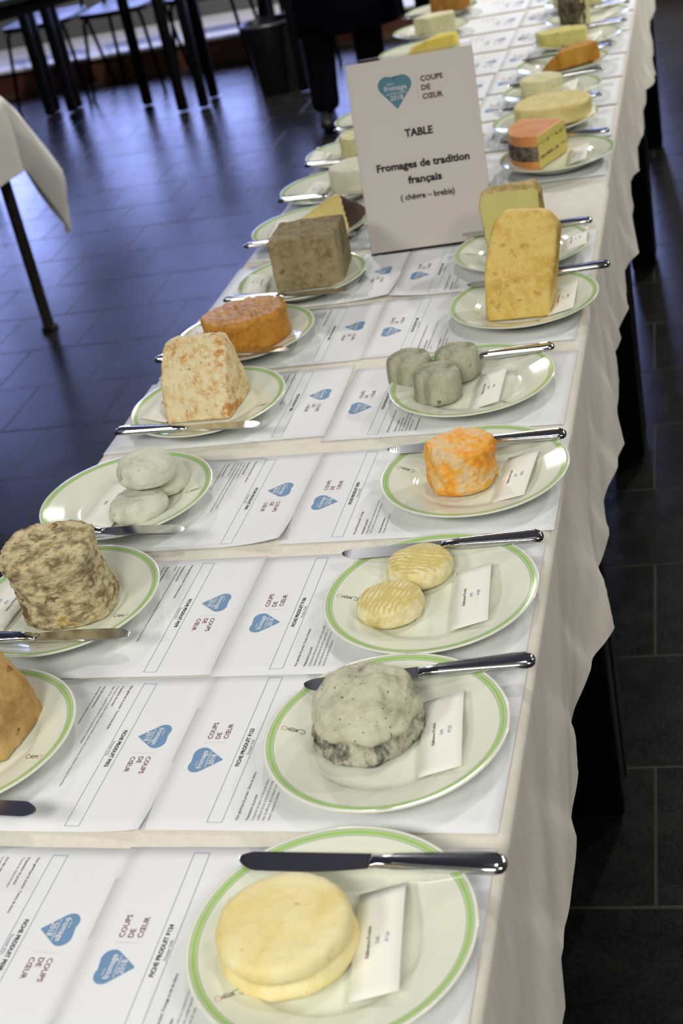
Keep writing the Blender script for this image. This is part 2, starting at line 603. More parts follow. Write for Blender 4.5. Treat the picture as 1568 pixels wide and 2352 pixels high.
class Print:
    """flat print on a page: u to the right along the reading direction, v down from the top edge"""
    def __init__(s, zf=None, lift=0.00022): s.v = []; s.f = []; s.zf = zf or (lambda u, v: 0.0); s.lift = lift

    def text(s, t, u, v, size=None, width=None, align='L', bold=0.0, sx=1.0, heavy=0.0):
        for du, dv in ((-heavy, -heavy), (heavy, -heavy), (-heavy, heavy)) if heavy else ():
            Print.text(s, t, u + du, v + dv, size, width, align, bold, sx)
        if heavy: u, v = u + heavy, v + heavy
        vs, fs, a, b = text_geo(t, bold)
        k = size if size else width / (b - a) / sx
        kx = k * sx
        if width and size: kx = width / (b - a)
        off = {'L': -a * kx, 'C': -(a + b) / 2 * kx, 'R': -b * kx}[align]
        n = len(s.v)
        s.v += [(u + off + x * kx, v - y * k) for x, y in vs]
        s.f += [tuple(n + i for i in f) for f in fs]
        return s

    def rect(s, u0, u1, v0, v1):
        n = len(s.v); m = max(1, int(abs(u1 - u0) / 0.02))
        for i in range(m + 1):
            u = u0 + (u1 - u0) * i / m
            s.v += [(u, v0), (u, v1)]
        s.f += [(n + 2 * i, n + 2 * i + 1, n + 2 * i + 3, n + 2 * i + 2) for i in range(m)]
        return s

    def poly(s, pts):
        n = len(s.v); s.v += pts; s.f.append(tuple(range(n, n + len(pts)))); return s

    def build(s, name, mat, parent):
        me = mesh(name, [(u, -v, s.zf(u, v) + s.lift) for u, v in s.v], s.f)
        bm = bmesh.new(); bm.from_mesh(me)
        for f in bm.faces:
            f.normal_update()
            if f.normal.z < 0: f.normal_flip()
        bm.to_mesh(me); bm.free()
        return link(name, me, mat, parent)


def heart_pts(cu, v0, v1, w, n=14):
    """two round lobes and straight flanks down to a rounded tip"""
    r, cx, tip = .272, .228, .715
    d = math.hypot(cx, tip); al = math.acos(r / d); base = atan2(-tip, -cx)     # seen from the right lobe
    a0 = atan2(.148, -cx); a1 = base + al - 2 * pi
    a1 = base + al
    R_ = []
    st, en = a0, a1
    while en > st: en -= 2 * pi
    for i in range(n + 1):
        a = st + (en - st) * i / n
        R_.append((cx + r * cos(a), r * sin(a)))
    R_.append((.035, -tip + .035)); R_.append((.012, -tip + .008))
    pts = R_ + [(-x, y) for x, y in R_[::-1]]
    return [(cu + x * w, v0 + (r - y) / (r + tip) * (v1 - v0)) for x, y in pts]


# ------------------------------------------------------------------ product sheets
def sheet_mesh(zf, nu=14, nv=18):
    vs, fs = [], []
    for i in range(nv + 1):
        for j in range(nu + 1):
            u, v = .21 * j / nu, .297 * i / nv
            vs.append((u, -v, zf(u, v)))
    for i in range(nv):
        for j in range(nu):
            a = i * (nu + 1) + j
            fs.append((a, a + nu + 1, a + nu + 2, a + 1))
    return mesh('product_sheet', vs, fs)


def sheet(side, x0, y0, th, code, dossier, lines, label, curl=None, base=0.0):
    """lines: list of (v, text, bold)"""
    seed = random.uniform(0, 99)

    def zf(u, v):
        z = 0.0006 + base + 0.0005 * noise.noise(Vector((u * 12 + seed, v * 10, 0)))
        if curl:
            cu, cv, r, h = curl
            d = math.hypot(u - cu, v - cv)
            if d < r: z += h * (1 - d / r) ** 2
        return z
    if side == 'R': loc, rz = (x0, y0, T), pi / 2 + th
    else: loc, rz = (x0 - 0.21 * sin(th), y0 + 0.21 * cos(th), T), -pi / 2 + th
    o = link('product_sheet', sheet_mesh(zf), PAPER, None, loc, (0, 0, rz), True)
    sol = o.modifiers.new('thickness', 'SOLIDIFY'); sol.thickness = 0.0002; sol.offset = -1
    tag(o, label, 'sheet', 'printed product sheets on the cloth')
    logo_parts(o, zf)
    b = Print(zf)
    for v0, v1, u0, u1 in ((.0572, .0576, .0089, .2035), (.0702, .0706, .0089, .2035), (.0572, .0706, .0089, .0093), (.0572, .0706, .2031, .2035)):
        b.rect(u0, u1, v0, v1)
    b.build('title_box', INKB, o)
    p = Print(zf); p.text('FICHE PRODUIT ' + code, .1035, .0645, size=.0052, width=.050, align='C', bold=.012, heavy=.00009); p.build('title_text', INK, o)
    p = Print(zf); p.text('Dossier ' + dossier, .1035, .0692, size=.0036, width=.0195, align='C'); p.build('dossier_text', INKG, o)
    h, q = Print(zf), Print(zf)
    for v, t, bd in lines:
        w = text_geo(t, .012 if bd else 0)
        k = 0.0034 if bd else 0.0032
        wd = (w[3] - w[2]) * k * 0.93
        wd = min(wd, .186)
        (h if bd else q).text(t, .0122, v, size=k, width=wd, bold=.012 if bd else 0)
    if h.v: h.build('heading_text', INK, o)
    if q.v: q.build('body_text', INKG, o)
    return o


LOGO = {}


def logo_parts(o, zf):
    ht = Print(zf).poly(heart_pts(.087, .0177, .0472, .0325)).build('heart_logo', HEARTM, o)
    w = Print(zf, .0004)
    w.text('Salon', .0790, .0253, width=.0065); w.text('fromage', .087, .0303, width=.0235, align='C', bold=.018)
    w.text('produits laitiers', .0875, .0343, width=.0205, align='C', bold=.01); w.text('2018', .0870, .0398, width=.0135, align='C', bold=.018)
    w.build('heart_text', WHITEI, ht)
    Print(zf).rect(.1098, .1101, .0228, .0432).build('divider_line', GREYL, o)
    s = Print(zf)
    s.text('COUPS', .1150, .0283, size=.0064, width=.0225, bold=.012)
    s.text('DE', .1150, .0357, size=.0064, width=.0085, bold=.012)
    s.text('CŒUR', .1150, .0432, size=.0064, width=.0205, bold=.012)
    s.build('slogan_text', WINE, o)


NOM, PRE, AVI = 'Nom générique du produit : ', 'Présentation du produit', 'Avis des consommateurs :'
B_ = True
sheet('R', .0008, .0, .005, 'P124', 'D45', [(.083, NOM + 'Fromage au lait de chèvre', B_), (.092, PRE, B_), (.0968, 'Fromage de chèvre au lait cru, moulé à la louche', 0), (.1012, 'pâte souple et onctueuse, croûte naturelle fine', 0), (.1057, 'affinage de trois semaines en cave', 0)],
      'sheet headed P124, half hidden by the nearest plate')
sheet('R', -.0008, .2298, -.011, 'P123', 'D45', [(.083, NOM + 'Dôme de chèvre', B_), (.092, PRE, B_), (.0968, 'Unique en son genre, le Dôme de chèvre', 0), (.1012, 'vieillissant de par sa forme et sa croûte', 0), (.1057, 'bien, les affineurs de la maison le cendrent', 0), (.1103, 'saveurs caprines et noisette', 0)],
      'sheet headed P123, beside the ash-grey dome cheese')
sheet('R', -.0021, .4366, -.005, 'P106', 'D43', [(.083, NOM + 'Picodon d’Ardèche', B_), (.092, PRE, B_), (.0968, 'Le Picodon est fabriqué dans notre atelier depuis 2000', 0), (.1012, 'demande aux éleveurs de nourrir leur chèvre. Le', 0), (.1057, 'nombre d’animaux par hectare est limité pour', 0), (.1103, 'les fermiers des Monts d’Ardèche', 0)],
      'sheet headed P106, beside the two ridged yellow cheeses')
sheet('R', .0057, .6724, -.0074, 'P093', 'D39', [(.083, NOM + 'Fromage', B_), (.092, PRE, B_), (.0968, 'fromage caillé présure, très coulant comme un "camembert"', 0), (.1012, '"LAIT de chèvre cru, sel, colorant : rocou, présure et', 0), (.111, AVI, B_), (.1155, 'Fromage extrêmement coulant et', 0)],
      'sheet headed P093, beside the wrinkled orange cheese')
sheet('R', -.0023, .9126, -.0114, 'P095', 'D38', [(.083, NOM + 'Crottin de chèvre', B_), (.092, PRE, B_), (.0968, 'Type de lait : lait cru de chèvre', 0), (.1012, 'Saveur : goût caprin marqué, légèrement salé', 0), (.1057, 'Texture : pâte ferme et friable en vieillissant', 0), (.1103, 'Croûte : fleurie, cendrée', 0), (.118, AVI, B_)],
      'sheet headed P095, beside the three grey cylinder cheeses')
sheet('R', -.0056, 1.1565, -.0075, 'P080', 'D42', [(.083, NOM + 'Tomme de brebis fermière au lait cru', B_), (.092, PRE, B_), (.0968, 'Tomme de brebis affinée dans nos caves pendant quatre mois, croûte lavée et', 0), (.1012, 'douce', 0), (.111, AVI, B_), (.1155, 'Une pâte souple, un goût de noisette apprécié de tous', 0), (.12, 'Très bon rapport qualité', 0)],
      'sheet beside the tall yellow loaf cheese', base=0.0)
sheet('R', .000, 1.372, .0, 'P081', 'D42', [(.083, NOM + 'Fromage de brebis', B_), (.092, PRE, B_), (.0968, 'Fromage au lait entier de brebis, pressé', 0), (.1012, 'affiné six mois', 0)],
      'sheet in front of the sign, on the right', curl=(.0, .0, .09, .006), base=.0)
sheet('L', .003, -.002, -.014, 'P038', 'D21', [(.083, NOM + 'Tomme de chèvre', B_), (.092, PRE, B_), (.0968, 'Tomme de chèvre fermière', 0), (.111, AVI, B_), (.1155, 'Un goût doux', 0)],
      'sheet in the bottom left corner of the picture')
sheet('L', .0014, .2262, -.0181, 'P052', 'D22', [(.083, NOM + 'Tomme Vache Brebis', B_), (.092, PRE, B_), (.0968, 'Tout doux, le tendre du plateau. Sa pâte souple d’une belle couleur ivoire, sa saveur crémeuse et lactique aux arômes', 0), (.1012, 'légers de foin coupé font l’unanimité. Un vrai petit bonheur à partager', 0), (.111, AVI, B_), (.1155, 'Un fromage qui plaît aux enfants et aux adultes', 0)],
      'sheet headed P052, beside the tan wedge at the left edge', curl=(.21, .0, .05, .004))
sheet('L', -.0024, .4396, -.0072, 'P079', 'D33', [(.083, NOM + 'Tommette de brebis', B_), (.092, PRE, B_), (.0968, 'Tommette 650g de brebis fermier au lait cru avec 10 semaines d’affinage, conditionnement par 6. Fabriqué en vallée', 0), (.1012, 'd’Ossau', 0), (.111, AVI, B_), (.1155, 'Fromage apprécié pour la douceur du lait de brebis et ses arômes de fleurs', 0)],
      'sheet headed P079, beside the tall lumpy beige cheese')
sheet('L', .0068, .6724, -.0068, 'P091', 'D38', [(.083, NOM + 'Cabri blanc', B_), (.092, PRE, B_), (.0968, 'Type de Lait : lait cru de chèvre', 0), (.1012, 'Aspect : la croûte duveteuse, d’un beau gris-bleu, renferme une pâte blanche très fondante.', 0), (.1057, 'Saveur : son parfum subtil de sous-bois procure une longue tenue en bouche. Au fur et à mesure', 0), (.1103, 'Poids net 100g / colis 12u', 0), (.118, AVI, B_), (.1225, 'Ce fromage est très apprécié des amateurs de chèvre', 0)],
      'sheet headed P091 with a curling corner, beside the three white cheeses', curl=(.21, .0, .075, .008))
sheet('L', -.0007, .9275, .017, 'P081', 'D42', [(.083, NOM + 'Tomme de brebis au lait cru 5 mois d’affinage', B_), (.092, PRE, B_), (.0968, 'Tomme de brebis', 0), (.105, AVI, B_), (.1095, 'Un goût franc, une longueur en bouche et une texture fondante', 0)],
      'sheet beside the mottled beige cheese')
sheet('L', -.0008, 1.1532, .0118, 'P085', 'D42', [(.083, NOM + 'Fromage de brebis', B_), (.092, PRE, B_), (.0968, 'Fromage de brebis à croûte lavée, affiné en cave humide', 0), (.1012, 'frotté à la main deux fois par semaine pendant trois mois', 0), (.1057, 'Sa pâte est souple et sa croûte orangée', 0), (.1103, 'Le lait provient de fermes du plateau', 0), (.1155, 'Il se conserve plusieurs semaines au frais', 0)],
      'sheet beside the orange oval cheese')
sheet('L', -.002, 1.375, .0, 'P086', 'D42', [(.083, NOM + 'Pavé de brebis', B_)], 'sheet in front of the sign, beside the grey-brown block cheese',
      curl=(.21, .0, .10, .007), base=.0)
FAR = [(.083, NOM + 'Fromage de tradition', B_), (.092, PRE, B_), (.0968, 'Fromage au lait cru entier, moulé à la louche et affiné sur paille', 0), (.1012, 'croûte fleurie, pâte souple et parfumée', 0), (.111, AVI, B_), (.1155, 'Un goût typé apprécié des amateurs', 0)]
far_names = {'R': ['orange wedge with the ash band', 'big pale yellow wheel', 'two-layer cream cheese', 'brown-rinded slice', 'speckled yellow slab', 'dark-rinded half cheese', 'pale wheel at the top edge', None],
             'L': ['dark-rinded yellow wedge', 'white round cheese', 'blue-marbled round half hidden by the sign', 'plate showing only a sliver left of the sign', None, 'bright yellow wedge above the sign', 'white cheese with blue veins', 'brown cheese at the top edge', None]}
OPEN = {('R', 7): 'sheet at the very top edge of the picture, right half of the table', ('L', 4): 'sheet mostly hidden by the right edge of the sign', ('L', 8): 'sheet at the very top edge of the picture, beside the brown cheese'}
for side, ys in (('R', [1.86, 2.10, 2.33, 2.555, 2.778, 3.01, 3.245, 3.48]), ('L', [1.615, 1.84, 2.07, 2.30, 2.53, 2.76, 3.0, 3.235, 3.47])):
    for k, (y, nm) in enumerate(zip(ys, far_names[side])):
        sheet(side, random.uniform(-.003, .003), y, random.uniform(-.012, .012), 'P1%02d' % (30 + k * 3), 'D5%d' % k, FAR, 'sheet under the plate of the ' + nm if nm else OPEN[side, k], base=-.0008)

# ------------------------------------------------------------------ plates
PR = 0.104


def plate_mesh():
    prof = [(0.0, .0085), (.030, .0085), (.055, .0088), (.0625, .0096), (.0665, .0122), (.0700, .0142), (.080, .0166), (.0925, .0198), (.0995, .0216), (.1025, .0222),
            (.1037, .0222), (.1040, .0215), (.1034, .0206), (.099, .0185), (.085, .0145), (.070, .0105), (.0640, .0070), (.0600, .0030), (.0585, .0005), (.0565, .0005), (.055, .0030), (.030, .0040), (0, .0040)]
    b = MB(); b.lathe(prof, 96)
    me = mesh('dinner_plate', b.v, b.f)
    bm = bmesh.new(); bm.from_mesh(me)
    bmesh.ops.remove_doubles(bm, verts=bm.verts, dist=1e-6)
    bmesh.ops.recalc_face_normals(bm, faces=bm.faces)
    bm.to_mesh(me); bm.free(); me.materials.append(PLATEM)
    me.polygons.foreach_set('use_smooth', [True] * len(me.polygons))
    return me


PLATEME = plate_mesh()
EMR = plain('emblem_red', lin(196, 96, 88), 0.3)
EMG = plain('emblem_green', lin(96, 122, 104), 0.3)
EMD = plain('emblem_dark_red', lin(112, 48, 44), 0.3)


def stroke(pts, w, m=4):
    """flat ribbon along a polyline with widths"""
    vs, fs = [], []
    P = []
    n = len(pts)
    for i in range(n - 1):
        for k in range(m):
            t = k / m
            p0, p1, p2, p3 = pts[max(i - 1, 0)], pts[i], pts[i + 1], pts[min(i + 2, n - 1)]
            P.append(tuple(0.5 * ((2 * p1[a]) + (-p0[a] + p2[a]) * t + (2 * p0[a] - 5 * p1[a] + 4 * p2[a] - p3[a]) * t * t + (-p0[a] + 3 * p1[a] - 3 * p2[a] + p3[a]) * t ** 3) for a in (0, 1)))
    P.append(pts[-1])
    for i, p in enumerate(P):
        a = P[max(i - 1, 0)]; b = P[min(i + 1, len(P) - 1)]
        d = Vector((b[0] - a[0], b[1] - a[1])); d = d.normalized() if d.length > 0 else Vector((1, 0))
        nn = Vector((-d.y, d.x)) * w / 2
        vs += [(p[0] + nn.x, p[1] + nn.y), (p[0] - nn.x, p[1] - nn.y)]
    fs = [(2 * i, 2 * i + 1, 2 * i + 3, 2 * i + 2) for i in range(len(P) - 1)]
    return vs, fs


def pl_z(r):
    return .0166 + (r - .080) * .256 if r > .080 else .0142 + (r - .070) * .24 if r > .07 else .0122 + (r - .0665) * .57


def emblem_part(name, strokes, mat):
    # emblem coordinates: s runs from the rim inwards (0..24 mm), t across (mm)
    V, F = [], []
    for pts, w in strokes:
        vs, fs = stroke(pts, w)
        n = len(V); V += vs; F += [tuple(n + i for i in f) for f in fs]
    out = []
    for s, t in V:
        x, y = -(.0925 - s * .001), t * .001
        out.append((x, y, pl_z(math.hypot(x, y)) + .0003))
    me = mesh(name, out, F); me.materials.append(mat)
    return me


EMB = [emblem_part('emblem_hat', [([(5.2, -.6), (3.0, -2.2), (.8, -2.0), (.4, .2), (1.6, 2.2), (3.2, 2.6), (3.6, 1.4), (5.2, .9)], .35), ([(4.9, -1.2), (6.0, -1.0), (6.0, .8), (5.0, 1.0), (4.9, -1.2)], .45)], EMR),
       emblem_part('emblem_letter', [([(6.8, -1.4), (9, -1.3), (12.2, -1.4)], .8), ([(6.8, -1.2), (7.4, 1.4), (9.0, 1.9), (11.5, 1.0), (12.6, .6)], .8), ([(7.5, -.7), (9, -.1), (12, -1.1)], .5), ([(13.6, .4), (14.6, 1.8), (17, 2.2), (19.5, .8), (20.2, -1.6), (19.2, -3.2), (17.6, -2.8), (17.0, -1.6)], .6)], EMG),
       emblem_part('emblem_knot', [([(12.2, 1.2), (13.0, .2), (12.8, -1.4)], 1.0), ([(12.4, .8), (13.8, .9)], .8), ([(12.2, -1.2), (14.8, -1.6)], .7)], EMD)]
PLATE0 = None


def plate(x, y, rz, label):
    global PLATE0
    if PLATE0 is None:
        o = link('dinner_plate', PLATEME)
        for me in EMB: link(me.name, me, None, o)
        PLATE0 = o
        o.location = (x, y, T + .0016); o.rotation_euler = (0, 0, rz)
    else:
        o = dup(PLATE0, 'dinner_plate', (x, y, T + .0016), rz)
    tag(o, label, 'plate', 'green-rimmed plates on the cheese table')
    return o


# ------------------------------------------------------------------ knives
def knife_parts():
    L = .203
    # blade: from tip (x=0) to bolster, flat in the xy plane, edge on -y side
    n = 22; vs, fs = [], []
    for i in range(n + 1):
        t = (i / n) ** 1.8; x = .102 * t
        up = .0062 * min(1, (t * 11) ** .5) if t > 0 else .0006
        lo = -.0128 * min(1, (t * 7) ** .5) * (1 - .36 * max(0, (t - .55) / .45) ** 1.6) if t > 0 else -.0004
        z = .0009
        vs += [(x, up, -z), (x, up, z), (x, lo, .0002), (x, lo, -.0002)]
    for i in range(n):
        a, b = 4 * i, 4 * i + 4
        for k in range(4): fs.append((a + k, a + (k + 1) % 4, b + (k + 1) % 4, b + k))
    fs += [(0, 1, 2, 3), tuple(4 * n + k for k in (3, 2, 1, 0))]
    bl = mesh('blade', vs, fs); bl.materials.append(STEELB)
    vs, fs = [], []
    prof = [(.101, .0052, .0016), (.104, .0058, .0028), (.107, .0048, .0034), (.110, .0056, .0040), (.116, .0060, .0042), (.135, .0066, .0042), (.160, .0078, .0042), (.185, .0092, .0042), (.195, .0094, .0041), (.200, .0080, .0036), (.2025, .0050, .0026), (.2034, .0010, .0008)]
    sg = 14
    for x, w, h in prof:
        for k in range(sg):
            t = 2 * pi * k / sg
            c, s_ = cos(t), sin(t)
            vs.append((x, w * math.copysign(abs(c) ** .7, c) - .0012, h * math.copysign(abs(s_) ** .7, s_)))
    for i in range(len(prof) - 1):
        for k in range(sg):
            k2 = (k + 1) % sg
            fs.append((i * sg + k, i * sg + k2, (i + 1) * sg + k2, (i + 1) * sg + k))
    fs += [tuple(range(sg))[::-1], tuple((len(prof) - 1) * sg + k for k in range(sg))]
    hd = mesh('handle', vs, fs); hd.materials.append(STEEL)
    for me in (bl, hd):
        bm = bmesh.new(); bm.from_mesh(me); bmesh.ops.recalc_face_normals(bm, faces=bm.faces); bm.to_mesh(me); bm.free()
    hd.polygons.foreach_set('use_smooth', [True] * len(hd.polygons))
    # raised border line that frames the handle
    b = MB()
    loop = [(.120, .0032), (.150, .0050), (.185, .0068), (.195, .0066), (.1990, .0030), (.1990, -.0050), (.195, -.0088), (.185, -.0090), (.150, -.0072), (.120, -.0054), (.118, -.001), (.120, .0032)]
    b.tube([(x, y, .0039 - .0006 * abs(y) / .009) for x, y in loop], .0006, 6, False)
    bd = mesh('handle_border', b.v, b.f); bd.materials.append(STEEL)
    return bl, hd, bd


KN = knife_parts()
KNIFE0 = None


def knife(tip, end, label, z=.0262, tilt=0.0):
    global KNIFE0
    ang = atan2(end[1] - tip[1], end[0] - tip[0])
    loc = (tip[0], tip[1], T + z)
    if KNIFE0 is None:
        o = empty('table_knife', loc)
        link('blade', KN[0], None, o); h = link('handle', KN[1], None, o); link('handle_border', KN[2], None, h)
        KNIFE0 = o
    else: o = dup(KNIFE0, 'table_knife', loc)
    o.rotation_euler = (0, tilt, ang)
    tag(o, label, 'knife', 'steel table knives laid on the plates')
    return o


# ------------------------------------------------------------------ reference cards
def card(c, rz, dos, code, label, z0=.0150, z1=.0235, w=.098, h=.0365):
    """c: centre; card reads along local x, top edge at +y; leans on the rim at its lower edge"""
    tilt = math.asin((z0 - z1) / h)     # top edge low inside the well, bottom edge high on the rim
    o = empty('reference_card', (c[0], c[1], T + (z0 + z1) / 2))
    o.rotation_euler = Euler((tilt, 0, rz), 'XYZ')
    bow = lambda u, v: .0005 * cos((u / w - .5) * pi)
    vs, fs = [], []
    nx, ny = 10, 3
    for i in range(ny + 1):
        for j in range(nx + 1):
            u, v = w * j / nx, h * i / ny
            vs.append((u - w / 2, h / 2 - v, bow(u, v)))
    for i in range(ny):
        for j in range(nx):
            a = i * (nx + 1) + j; fs.append((a, a + nx + 1, a + nx + 2, a + 1))
    s = link('card', mesh('card', vs, fs), CARDM, o, smooth=True)
    sol = s.modifiers.new('thickness', 'SOLIDIFY'); sol.thickness = .0003; sol.offset = -1
    p = Print(lambda u, v: bow(u + w / 2, v) , .0003); p.text('Référence Produit', 0, -h / 2 + .0125, width=.029, align='C', bold=.012); p.build('card_title', INK, o)
    p = Print(lambda u, v: bow(u + w / 2, v), .0003); p.text(dos, 0, -h / 2 + .0195, width=.0062, align='C'); p.text(code, .001, -h / 2 + .0268, width=.0082, align='C'); p.build('card_code', INKC, o)
    tag(o, label, 'card', 'reference cards on the plates')
    return o


# ------------------------------------------------------------------ cheese shapes
def fbm(p, s, o=3):
    return noise.fractal(Vector((p[0] * s, p[1] * s, p[2] * s)), 1.0, 2.0, o)


def body(rf, prof, nt=90, disp=(), lean=(0, 0), seed=0.0, wob=0.0, wobf=2):
    """star-shaped solid: rf(theta) footprint radius, prof list of (scale, z) from bottom centre to top centre.
    disp: list of (amplitude, scale, octaves, zstretch)"""
    # resample the profile evenly
    P = []
    for (a, za), (b, zb) in zip(prof, prof[1:]):
        L = math.hypot((b - a) * .04, zb - za); m = max(1, int(L / .0016))
        P += [(a + (b - a) * k / m, za + (zb - za) * k / m) for k in range(m)]
    P.append(prof[-1])
    # soften
    for _ in range(2):
        P = [P[0]] + [((P[i - 1][0] + 2 * P[i][0] + P[i + 1][0]) / 4, (P[i - 1][1] + 2 * P[i][1] + P[i + 1][1]) / 4) for i in range(1, len(P) - 1)] + [P[-1]]
    H = max(z for _, z in P) or 1
    V = []
    for s, z in P:
        s = max(s, 0.002)
        for k in range(nt):
            t = 2 * pi * k / nt
            w = 1 + wob * noise.noise(Vector((cos(t) * wobf / 2 + seed, sin(t) * wobf / 2, z * 18)))
            r = rf(t) * s * w
            V.append(Vector((r * cos(t) + lean[0] * z / H, r * sin(t) + lean[1] * z / H, z)))
    n = len(P); F = []
    for i in range(n - 1):
        for k in range(nt):
            k2 = (k + 1) % nt
            F.append((i * nt + k, i * nt + k2, (i + 1) * nt + k2, (i + 1) * nt + k))
    F += [tuple(range(nt))[::-1], tuple((n - 1) * nt + k for k in range(nt))]
    return displace(mesh('cheese', V, F), disp, seed)


def displace(me, disp, seed):
    me.update()
    N = [v.normal.copy() for v in me.vertices]
    zmin = min(v.co.z for v in me.vertices)
    for v, nrm in zip(me.vertices, N):
        d = 0.0
        for amp, sc, oc, zs in disp:
            p = v.co
            n_ = noise.fractal(Vector((p.x * sc + seed, p.y * sc + seed * .7, p.z * sc * zs)), 1.0, 2.0, abs(oc))
            d += amp * (n_ if oc > 0 else abs(n_) * 2 - .6)
        if nrm.z < -.7 and v.co.z - zmin < .003: d *= 0.0
        v.co = v.co + nrm * d
        if v.co.z < zmin: v.co.z = zmin
    me.polygons.foreach_set('use_smooth', [True] * len(me.polygons))
    me.update()
    return me


def hull(pts, vox=.0022, smooth=6, disp=(), seed=0.0):
    bm = bmesh.new()
    for p in pts: bm.verts.new(p)
    bmesh.ops.convex_hull(bm, input=bm.verts)
    me = bpy.data.meshes.new('hull'); bm.to_mesh(me); bm.free()
    o = bpy.data.objects.new('hull', me); COL.objects.link(o)
    m = o.modifiers.new('r', 'REMESH'); m.mode = 'VOXEL'; m.voxel_size = vox
    bpy.context.view_layer.update()
    out = bpy.data.meshes.new_from_object(o.evaluated_get(bpy.context.evaluated_depsgraph_get()))
    bpy.data.objects.remove(o); bpy.data.meshes.remove(me)
    bm = bmesh.new(); bm.from_mesh(out)
    for _ in range(smooth): bmesh.ops.smooth_vert(bm, verts=bm.verts, factor=.5, use_axis_x=True, use_axis_y=True, use_axis_z=True)
    bm.to_mesh(out); bm.free()
    return displace(out, disp, seed)


def split_cut(me, pred, name_a, mat_a, name_b, mat_b, loc, ridge=0.0):
    """separate the faces where pred(centre, normal) holds into a child part"""
    A, B = [], []
    for p in me.polygons: (B if pred(p.center, p.normal) else A).append(tuple(p.vertices))
    V = [v.co.copy() for v in me.vertices]

    def sub(faces, nm):
        idx = {}; vs = []; fs = []
        for f in faces:
            g = []
            for i in f:
                if i not in idx: idx[i] = len(vs); vs.append(V[i])
                g.append(idx[i])
            fs.append(tuple(g))
        return mesh(nm, vs, fs)
    a = link(name_a, sub(A, name_a), mat_a, None, loc, smooth=True)
    link(name_b, sub(B, name_b), mat_b, a, smooth=True)
    return a


circ = lambda r: (lambda t: r)


def sup(a, b, n, rot=0.0):
    def f(t):
        c, s = abs(cos(t - rot)) / a, abs(sin(t - rot)) / b
        return (c ** n + s ** n) ** (-1.0 / n)
    return f


def cyl(h, rc=.006, R=.04, top=1.0, dome=0.0, base=1.0):
    q = rc / R
    return [(0, 0), (base - q, 0), (base - q * .3, rc * .3), (base, rc), (top, h - rc - dome), (top - q * .3, h - rc * .3 - dome), (top - q, h - dome), (top * .5, h - dome * .25), (0, h)]


ZP = T + .0112                                              # top of a plate's well


def cheese(name, me, mat, loc, label, rot=0.0, group=None, cat='cheese', z=None):
    o = link(name, me, mat, None, (loc[0], loc[1], ZP if z is None else z), (0, 0, rot), True)
    tag(o, label, cat, group)
    return o


# --- right row ---------------------------------------------------------------
# plates
PL = {'R1': (.1955, .1058), 'R2': (.1933, .3281), 'R3': (.1985, .5341), 'R4': (.210, .7725), 'R5': (.1754, 1.0094), 'R6': (.2148, 1.263), 'R7': (.1908, 1.4786),
      'R8': (.2065, 1.952), 'R9': (.163, 2.206), 'R10': (.157, 2.439), 'R11': (.163, 2.668), 'R12': (.179, 2.905), 'R13': (.188, 3.141), 'R14': (.165, 3.37),
      'L2': (-.1998, .3254), 'L3': (-.1945, .5505), 'L4': (-.203, .7706), 'L5': (-.1751, 1.0135), 'L6': (-.1886, 1.240), 'L7': (-.1535, 1.4555), 'L8': (-.1998, 1.710),
      'L9': (-.2055, 1.933), 'L10': (-.2088, 2.157), 'L11': (-.205, 2.415), 'L12': (-.226, 3.035), 'L13': (-.2365, 3.298), 'L14': (-.248, 3.556)}
ROT = {'R1': .75, 'R2': -.05, 'R3': .0, 'R4': -.22, 'R5': 2.2, 'R6': 1.9, 'R7': .0, 'L2': 2.85, 'L3': 2.75, 'L4': 3.2, 'L5': 2.9, 'L6': 2.85, 'L7': 2.0, 'L8': 1.5, 'L9': .2}
NAMES = {'R1': 'cream-yellow waisted cheese, nearest on the right', 'R2': 'ash-grey wrinkled dome cheese', 'R3': 'two ridged yellow cheeses', 'R4': 'wrinkled orange cheese', 'R5': 'three grey cylinder cheeses',
         'R6': 'tall yellow loaf cheese', 'R7': 'upright wedge with the pale cut face', 'R8': 'orange wedge with the ash band', 'R9': 'big pale yellow wheel', 'R10': 'two-layer cream cheese', 'R11': 'brown-rinded slice',
         'R12': 'speckled yellow slab', 'R13': 'dark-rinded half cheese', 'R14': 'pale wheel at the top edge', 'L2': 'tan wedge at the left edge', 'L3': 'tall lumpy beige cheese', 'L4': 'three white cheeses',
         'L5': 'mottled beige cheese', 'L6': 'orange oval cheese', 'L7': 'grey-brown block cheese', 'L8': 'dark-rinded yellow wedge', 'L9': 'white round cheese left of the sign', 'L10': 'blue-marbled round half hidden by the sign',
         'L11': 'sheet edge just left of the sign top, its cheese hidden', 'L12': 'bright yellow wedge above the sign', 'L13': 'white cheese with blue veins', 'L14': 'brown cheese at the top edge'}
for k, (x, y) in PL.items():
    plate(x, y, ROT.get(k, random.uniform(0, 6)), 'green-rimmed ivory plate ' + ('under the ' + NAMES[k] if k != 'L11' else 'showing only its left side beside the sign'))

